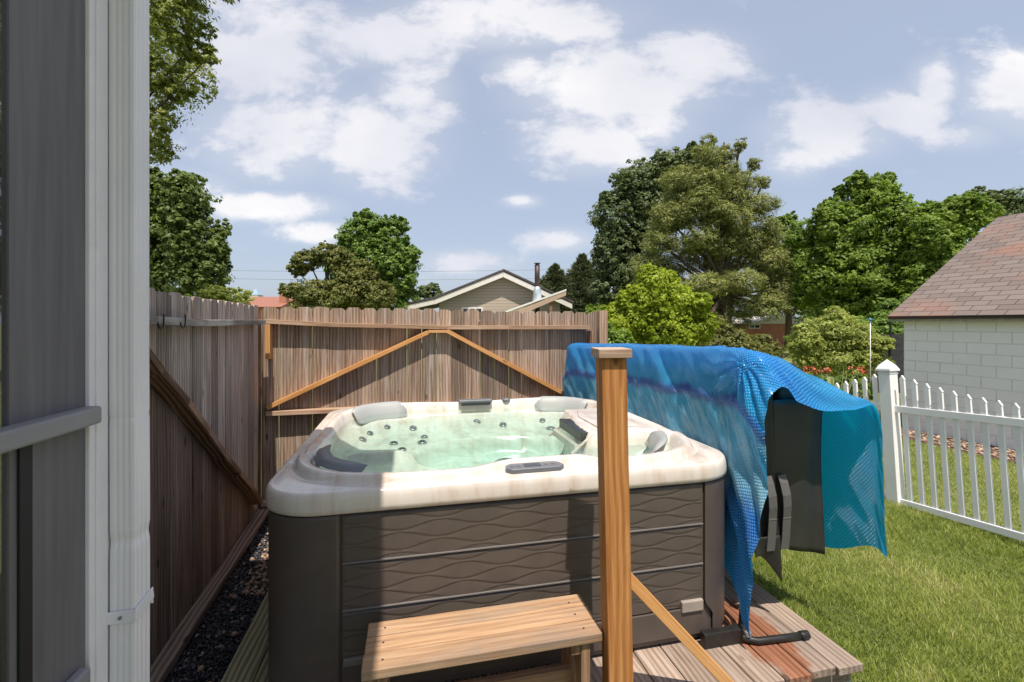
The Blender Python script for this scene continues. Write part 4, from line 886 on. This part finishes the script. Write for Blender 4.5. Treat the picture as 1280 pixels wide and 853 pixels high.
tree('spreading_tree', 'olive green tree with open spreading branches left of the round green tree', 26, [(385,325,20,12),(405,318,18,12),(372,338,14,8),(425,325,20,14),(440,345,25,20),(400,365,38,16),(440,370,40,22),(470,372,25,20),(402,385,42,14)], L_OLIVE, 34000, .12, trunk_px=410, seed=6, clump=.26, tr=.18)
tree('broadleaf_tree', 'tall rounded bright green tree in the middle above the fence', 30, [(463,290,26,24),(445,300,24,24),(485,300,24,26),(468,330,46,34),(500,345,20,30),(440,345,25,30),(475,370,44,24),(498,318,16,22),(455,278,14,12)], L_DEEP, 44000, .16, trunk_px=470, seed=7, clump=.2, tr=.25)
tree('round_tree', 'small distant round tree left of the tan house roof', 45, [(535,364,13,9),(530,372,14,9),(548,370,8,6)], L_BLUE, 5000, .22, trunk_px=536, seed=8, tr=.15)
tree('broadleaf_tree', 'big blue-green tree behind the left side of the large pine', 34, [(800,235,38,32),(840,215,35,28),(775,275,34,34),(765,320,26,34),(790,330,40,40),(860,205,24,20),(768,360,30,30),(825,260,45,40)], L_BLUE, 52000, .19, trunk_px=800, seed=9, clump=.2, tr=.35)
def conifer(name, label, px, D, ytop, ybase, rpx, mat, nb, leaf, seed, shape=None, per=150, group=None):
    X = (px-CX)/FPX*D; k = D/FPX; z1 = EYE-(ytop-CY)*k; z0 = max(.3, EYE-(ybase-CY)*k)
    t = thing(name, label, 'tree', (X, D, 0), 0, group)
    m = MB(); m.tube([(0,0,-.1),(.05,0,z1*.5),(0,0,z1*.97)], [rpx*k*.07,rpx*k*.045,.02], 9); m.build('trunk', bark, t, smooth=True)
    sh_ = shape or (lambda t_: (1-t_)**.8)
    lob = [random.uniform(.7,1.25) for _ in range(12)]
    fn = lambda t_, th: rpx*k*sh_(t_)*(lob[int(th/6.284*11.99)]*.5+.5)*(1+.12*math.sin(t_*23+th*3))
    m = MB()
    for i in range(26):
        t_ = random.uniform(.05,.9); th = random.uniform(0,6.28); z = z0+(z1-z0)*t_; r = fn(t_, th)*.9
        m.tube([(0,0,z),(math.cos(th)*r,math.sin(th)*r,z+.18*r)], [.05*k*10*.4,.01], 5)
    m.build('limbs', bark, t, smooth=True)
    pine_crown(0, 0, z0, z1, fn, nb, leaf, 'crown', mat, t, seed=seed, per=per)
    return t
prnd = random.Random(4); plb = []
for yy, hw_ in ((190,16),(205,30),(225,46),(248,58),(272,70),(298,80),(324,88),(350,92),(376,92),(402,90),(418,84)):
    cxp = 893+ (yy-190)*-.02; nl_ = 3 if hw_ < 40 else 6
    for q in range(nl_):
        fx_ = (q/(nl_-1)*2-1); plb.append((cxp+fx_*hw_*.80+prnd.uniform(-7,7), yy+prnd.uniform(-8,8)+abs(fx_)*6, prnd.uniform(20,30)*(1 if hw_ > 30 else .5), prnd.uniform(12,17)*(1 if hw_ > 30 else .8), prnd.uniform(-2.2,1.5)*(1-abs(fx_)*.7)))
plb += [(925,182,7,10),(942,205,8,9,0),(955,228,8,8,0),(885,178,9,10,0)]
plb = [l for l in plb if not (l[0] > 935 and l[1] > 388)]+[(962,345,22,14),(968,370,20,10),(955,320,20,14)]
tree('pine_tree', 'very large soft olive-green pine above the blue blanket', 24, plb, L_PINE, 220000, .095, trunk_px=905, seed=11, clump=.42, tr=.30, aspect=.16, up=.6)
for px, yt, r, lb in ((694,333,46,'left one of two distant dark spruces right of the chimney pipe'),(728,320,52,'right and taller one of two distant dark spruces beside the fence end')):
    conifer('spruce_tree', lb, px, 42, yt, 420, r, L_SPRUCE, 420, .24, 12+int(px), (lambda t_: (1-t_)**.85), 150, 'dark spruces beyond the tan house')
tree('young_tree', 'bright lime green young tree right behind the blue blanket', 12, [(820,360,26,24),(800,385,34,26),(845,382,32,26),(775,405,26,24),(865,410,28,22),(820,410,50,26),(812,345,12,12)], L_LIME, 26000, .075, trunk_px=820, seed=13, clump=.3, tr=.07, up=.2)
tree('shade_tree', 'yellow-green tree just right of the large pine', 30, [(985,300,26,26),(972,376,26,13),(975,340,30,30),(1000,330,26,32),(1012,365,20,24)], L_MID, 24000, .15, trunk_px=985, seed=14, tr=.2)
tree('shade_tree', 'large leafy green tree rising left of the garage roof', 22, [(1085,255,34,30),(1050,290,40,34),(1110,285,42,40),(1060,340,52,42),(1120,345,50,44),(1036,356,30,36),(1090,385,60,34),(1098,235,18,16),(1040,270,18,16)], L_MID, 70000, .13, trunk_px=1080, seed=15, clump=.22, tr=.28)
tree('shade_tree', 'green tree touching the slope of the garage roof', 20, [(1190,275,34,28),(1160,300,30,34),(1215,265,24,22),(1180,330,40,34),(1150,360,30,34)], L_MID, 32000, .12, trunk_px=1180, seed=16, tr=.2)
tree('sparse_tree', 'thin dark tree top showing over the garage ridge', 26, [(1245,250,20,9),(1225,243,14,8),(1270,248,20,12),(1262,265,30,12),(1300,255,40,20)], L_BLUE, 7000, .12, trunk_px=1262, seed=17, clump=.3, tr=.16)
tree('shrub', 'light green feathery shrub left of the garage corner', 10.5, [(1040,415,34,22),(1015,430,26,20),(1070,428,30,20),(1045,400,16,14),(1085,445,18,12),(1045,450,50,20)], L_SHRUB, 26000, .062, trunk_px=1045, seed=18, clump=.3, tr=.04, cat='shrub', aspect=.35)
tree('shrub', 'olive shrub between the lime tree and the brick house', 14, [(900,425,34,16),(925,432,32,14),(880,420,20,14),(945,440,26,10),(915,440,60,16)], L_OLIVE, 14000, .075, trunk_px=910, seed=19, clump=.3, tr=.04, cat='shrub')
tree('shrub', 'dark green bush at the right end of the board fence', 9.5, [(750,415,18,16),(765,430,24,18),(742,395,12,12)], L_MID, 9000, .06, trunk_px=755, seed=20, clump=.3, tr=.04, cat='shrub')
tree('hedge', 'dark hedge mass behind the feathery shrub and garage', 17, [(1110,420,40,26),(1060,425,40,26),(1014,430,24,24),(1140,410,30,34)], L_DEEP, 22000, .11, trunk_px=1085, seed=21, clump=.25, tr=.08, cat='hedge')
tree('hedge', 'dark background trees low behind the large pine', 40, [(860,400,60,30),(1040,395,50,34),(790,400,50,30),(1080,390,60,40)], L_MAPLE, 22000, .22, trunk_px=900, seed=22, clump=.22, tr=.2, cat='trees')
# yucca and flowers
yu = thing('yucca', 'spiky pale green yucca beside the far pickets', 'plant', P(1045,500,7.0)*1); yu.location.z = 0
r_ = np.random.default_rng(5); V = []; 
for i in range(110):
    th = r_.uniform(0,6.28); tilt = r_.uniform(.1,1.2); l = r_.uniform(.5,.95); d = np.array([math.cos(th)*math.sin(tilt), math.sin(th)*math.sin(tilt), math.cos(tilt)]); s_v = np.array([-math.sin(th), math.cos(th), 0])*.016
    o_v = np.array([math.cos(th)*.03, math.sin(th)*.03, 0.25]); V += [o_v-s_v, o_v+s_v, o_v+d*l*.6+s_v*.8, o_v+d*l*.6-s_v*.8, ]; V += [o_v+d*l*.6-s_v*.8, o_v+d*l*.6+s_v*.8, o_v+d*l+np.array([0,0,-.05*tilt]), o_v+d*l+np.array([0,0,-.05*tilt])-s_v*.05]
fast('leaves', np.array(V), np.arange(len(V)).reshape(-1,4), leafmat('yucca leaf', (.18,.22,.10), (.38,.42,.24), .2), yu, tint=np.repeat(r_.uniform(0,1,len(V)//4), 4))
fl = Mat('orange petals'); fl.color(fl.ramp(fl.attr('tint').outputs['Fac'], [(0,(.30,.05,.02)),(1,(.50,.15,.04))]))
for px, lb in ((1018,'orange flower cluster left of the yucca'),(1068,'orange flower cluster right of the yucca')):
    f0 = thing('flowering_plant', lb, 'plant', ((px-CX)/FPX*8.2, 8.2, 0), 0, 'orange flowers near the picket fence')
    crown([(Vector((0,0,.6)), (.28,.25,.30))], 2600, .045, 'foliage', L_MID, f0, seed=px)
    crown([(Vector((0,0,.93)), (.26,.22,.06))], 420, .022, 'blooms', fl.m, f0, seed=px+1)
# ---------------------------------------------------------------- buildings behind
sid = Mat('tan lap siding'); o_ = sid.obj(); sp = sid.nd('ShaderNodeSeparateXYZ'); sid.l.new(o_, sp.inputs[0]); fr_ = sid.math('FRACT', sid.math('DIVIDE', sp.outputs[2], .20))
sid.color(sid.mix(sid.math('MULTIPLY', sid.math('LESS_THAN', fr_, .10), .6), (.36,.30,.235), (.15,.12,.095))); sid.rough(.6); sid.bump(fr_, -.03)
DH = 30.0
def Q(px, py, D=DH): v = P(px, py, D); return v
nh = thing('tan_house', 'tan sided house with white gable trim showing above the fence', 'house', (Q(628,340).x, DH, 0))
ox = Q(628,340).x
def q2(px, py): v = Q(px, py); return (v.x-ox, v.z)
wl, wr2 = q2(549,380), q2(700,380); pk = q2(628,345)
m = MB(); m.prism([(wl[0],0),(wr2[0],0),(wr2[0],q2(700,375)[1]),(pk[0],pk[1]-.1),(wl[0],q2(549,379)[1])], 0, 9, tint=1); m.build('wall', sid.m, nh)
trimh = plain('cream trim', (.70,.66,.62), .6, 0, .05); roofd = plain('dark roof edge', (.07,.06,.06), .8, 0, .3, 5)
def strip(pa, pb, drop, y0, y1, name, mat, parent=nh, lift=0):
    a = q2(*pa); b = q2(*pb); m = MB(); m.prism([(a[0],a[1]+lift),(b[0],b[1]+lift),(b[0],b[1]-drop),(a[0],a[1]-drop)], y0, y1, tint=1); return m.build(name, mat, parent)
strip((498,385),(545,374.5), .32, -.5, -.42, 'fascia', trimh); strip((545.2,374.5),(629,341), .34, -.5, -.42, 'fascia', trimh); strip((629.2,341),(714,380), .34, -.5, -.42, 'fascia', trimh)
strip((497,384),(545,373.8), .0, -.55, 9.3, 'roof', roofd, lift=.12); strip((545,373.8),(630,340), .0, -.55, 9.3, 'roof', roofd, lift=.13); strip((630,340),(716,379.5), .0, -.55, 9.3, 'roof', roofd, lift=.13)
a = q2(500,392); m = MB(); m.box((a[0]+.3,-.45,0),(a[0]+.45,-.3,a[1]+.2)); m.build('porch_post', trimh, nh)
a = q2(577,384); b = q2(604,396); m = MB(); m.box((a[0],-.06,b[1]-.3),(b[0],-.002,a[1])); wf = m.build('window', trimh, nh)
m = MB(); m.box((a[0]+.12,-.075,b[1]-.2),(b[0]-.12,-.061,a[1]-.12)); m.build('pane', plain('dark window glass', (.03,.035,.04), .08), wf)
m = MB()
for k in (.36,.64): xk = a[0]+(b[0]-a[0])*k; m.box((xk-.03,-.085,b[1]-.2),(xk+.03,-.076,a[1]-.12))
m.build('mullion', trimh, wf)
# lean-to roof with exposed rafter in front of the gable
lt = thing('patio_roof', 'sloping white patio roof on wooden beams before the tan gable', 'patio cover', (Q(650,390,26).x, 26, 0)); o2 = Q(650,390,26).x
def q3(px, py, D=26): v = Q(px, py, D); return (v.x-o2, v.z)
a = q3(612,396); b = q3(708,361.5)
m = MB(); m.prism([(a[0]-.5,a[1]-.19),(b[0],b[1]),(b[0],b[1]-.10),(a[0]-.5,a[1]-.29)], -.02, 2.6, tint=1); m.build('roof', plain('white metal roof', (.75,.74,.72), .5), lt)
m = MB(); m.prism([(a[0]+.55,a[1]-.07),(b[0]-.02,b[1]-.105),(b[0]-.02,b[1]-.36),(a[0]+.9,a[1]-.28),(a[0]-.2,a[1]-.5)], .0, .09, tint=1); m.build('rafter', W_CAP, lt)
m = MB(); m.box((b[0]-.95,.10,0),(b[0]-.80,.25,b[1]-.45)); m.box((a[0]+.1,.10,0),(a[0]+.25,.25,a[1]-.3)); m.build('post', W_BROWN, lt)
m = MB(); m.beam((b[0]-1.9,.2,b[1]-.75),(b[0]-.3,.2,b[1]-.50),.1,.14); m.build('beam', W_BROWN, lt)
# flue pipe
fp = thing('flue_pipe', 'dark brown metal flue pipe with flat cap rising over the patio roof', 'chimney', (Q(671.5,340,28).x, 28, 0)); k22 = 28/FPX
zt = EYE+(CY-329)*k22; zm = EYE+(CY-359)*k22; zl = EYE+(CY-375)*k22
m = MB(); m.tube([(0,0,zm),(0,0,zt-.1)], .155, 16); m.build('pipe', plain('brown flue metal', (.07,.05,.045), .5, .4), fp, smooth=True, bevel=0)
m = MB(); m.lathe([(.10,zt-.12),(.10,zt-.03),(.21,zt-.03),(.20,zt)], (0,0,0), 18); m.build('cap', plain('brown cap metal', (.06,.045,.04), .5, .4), fp)
m = MB(); m.lathe([(.30,zl-.4),(.24,zm-.2),(.18,zm),(.15,zm+.02)], (0,0,0), 18); m.build('collar', plain('galvanised', (.50,.58,.62), .35, .5), fp, smooth=True)
m = MB(); m.tube([(0,0,0),(0,0,zl-.4)], .15, 12); m.build('pipe', plain('brown flue metal', (.07,.05,.045), .5, .4), fp, smooth=True)
# distant red roof with brick chimney
rh = thing('red_roof_house', 'distant house with orange-red roof and brick chimney over the left fence', 'house', (P(335,400,55).x, 55, 0)); ox3 = P(335,400,55).x
def q4(px, py, D=55): v = P(px, py, D); return (v.x-ox3, v.z)
brick = Mat('red brick'); o_ = brick.obj(); bk = brick.nd('ShaderNodeTexBrick'); sp = brick.nd('ShaderNodeSeparateXYZ'); brick.l.new(o_, sp.inputs[0]); cb = brick.nd('ShaderNodeCombineXYZ'); brick.l.new(brick.math('ADD', sp.outputs[0], sp.outputs[1]), cb.inputs[0]); brick.l.new(sp.outputs[2], cb.inputs[1]); brick.l.new(cb.outputs[0], bk.inputs['Vector'])
bk.inputs['Scale'].default_value = 1; bk.inputs['Brick Width'].default_value = .21; bk.inputs['Row Height'].default_value = .075; bk.inputs['Mortar Size'].default_value = .006
bk.inputs['Color1'].default_value = (.40,.13,.065,1); bk.inputs['Color2'].default_value = (.48,.17,.09,1); bk.inputs['Mortar'].default_value = (.38,.28,.22,1); brick.color(bk.outputs[0]); brick.rough(.85)
a = q4(300,384); b = q4(351,369); m = MB(); m.box((a[0]-2,0,0),(b[0]+.2,8,a[1])); m.build('wall', brick.m, rh)
m = MB(); m.prism([(-.6,a[1]),(4,b[1]+.02),(8.6,a[1])], a[0]-2.3, b[0]+.3, tint=1, axis='x'); m.build('roof', plain('orange tile', (.28,.12,.085), .8, 0, .15, 8), rh)
c = q4(348,363); m = MB(); m.box((c[0]-.42,1.0,2),(c[0]+.42,1.8,c[1])); m.box((c[0]-.5,.9,c[1]),(c[0]+.5,1.9,c[1]+.22)); m.build('chimney', brick.m, rh)
cu = thing('cupola', 'pale blue pointed cupola on the far roofline left of the brick chimney', 'cupola', (P(320,370,80).x, 80, 0)); z0 = P(0,369,80).z; z1 = P(0,361,80).z
m = MB(); m.add([(-.85,-.85,z0),(.85,-.85,z0),(.85,.85,z0),(-.85,.85,z0),(0,0,z1)], [(0,1,4),(1,2,4),(2,3,4),(3,0,4),(3,2,1,0)], None, 1); m.build('roof', plain('blue slate', (.25,.38,.52), .5), cu)
m = MB(); m.box((-.8,-.8,0),(.8,.8,z0-.001)); m.build('wall', plain('pale wall', (.5,.47,.44), .7), cu)
# brick house behind the pine
bh = thing('brick_house', 'orange brick house with white gable glimpsed under the large pine', 'house', (P(960,420,32).x, 32, 0)); ox4 = P(960,420,32).x
def q5(px, py, D=32): v = P(px, py, D); return (v.x-ox4, v.z)
a = q5(930,405); b = q5(992,405); z_t = a[1]
m = MB(); m.box((a[0],0,0),(b[0],7,z_t)); m.build('wall', brick.m, bh)
pk = q5(980,395); m = MB(); m.prism([(a[0]-.2,z_t+.002),(b[0]+.2,z_t+.002),(pk[0],pk[1])], -.1, 7.2, tint=1); m.build('gable', plain('cream gable', (.60,.57,.52), .7), bh)
a = q5(936,405.5); b = q5(950,411); m = MB(); m.box((a[0],-.05,b[1]),(b[0],-.002,a[1])); wf = m.build('window', trimh, bh)
m = MB(); m.box((a[0]+.06,-.06,b[1]+.06),((a[0]+b[0])/2-.03,-.051,a[1]-.06)); m.box(((a[0]+b[0])/2+.03,-.06,b[1]+.06),(b[0]-.06,-.051,a[1]-.06)); m.build('pane', plain('dark window glass', (.03,.035,.04), .08), wf)
# dark mesh fence and pole near the garage
df = thing('dark_panel', 'dark grey fabric fence panel between the shrub and the white garage', 'fence panel', P(1112,440,11.5)); df.location.z = 0
m = MB(); m.box((-1.3,0,0),(1.2,.04,EYE-(418-CY)*11.5/FPX)); m.build('fabric', plain('dark fabric', (.035,.035,.038), .8, 0, .2, 4, .02, 8), df)
m = MB()
for x in (-1.3, 0, 1.2): m.tube([(x,-.03,0),(x,-.03,1.9)], .025, 8)
m.build('post', plain('black post', (.02,.02,.02), .5), df)
bp = thing('bird_pole', 'thin white pole with a small blue finial before the garage corner shrub', 'pole', (P(1088,420,9.6).x, 9.6, 0)); zt = EYE-(402-CY)*9.6/FPX
m = MB(); m.tube([(0,0,0),(0,0,zt)], .008, 8); m.build('pole', wht, bp, smooth=True)
m = MB(); m.lathe([(.01,0),(.03,.02),(.035,.04),(.012,.07)], (0,0,zt), 12); m.build('finial', plain('blue glass', (.05,.25,.5), .2), bp, smooth=True)
# overhead wires far behind
wr_m = plain('wire', (.10,.10,.11), .6)
for i, (zA, zB) in enumerate(((336,334),(346,345))):
    a = P(180, zA, 60); b = P(800, zB, 60); m = MB(); pts = []
    for k in range(25): t = k/24; q = a.lerp(b, t); q.z -= 1.0*4*t*(1-t)*.5; pts.append(q)
    m.tube(pts, .018, 5); o = m.build('overhead_wire', wr_m); tag(o, ('upper', 'lower')[i]+' thin overhead wire crossing the sky behind the round green tree', 'wire', 'overhead wires')
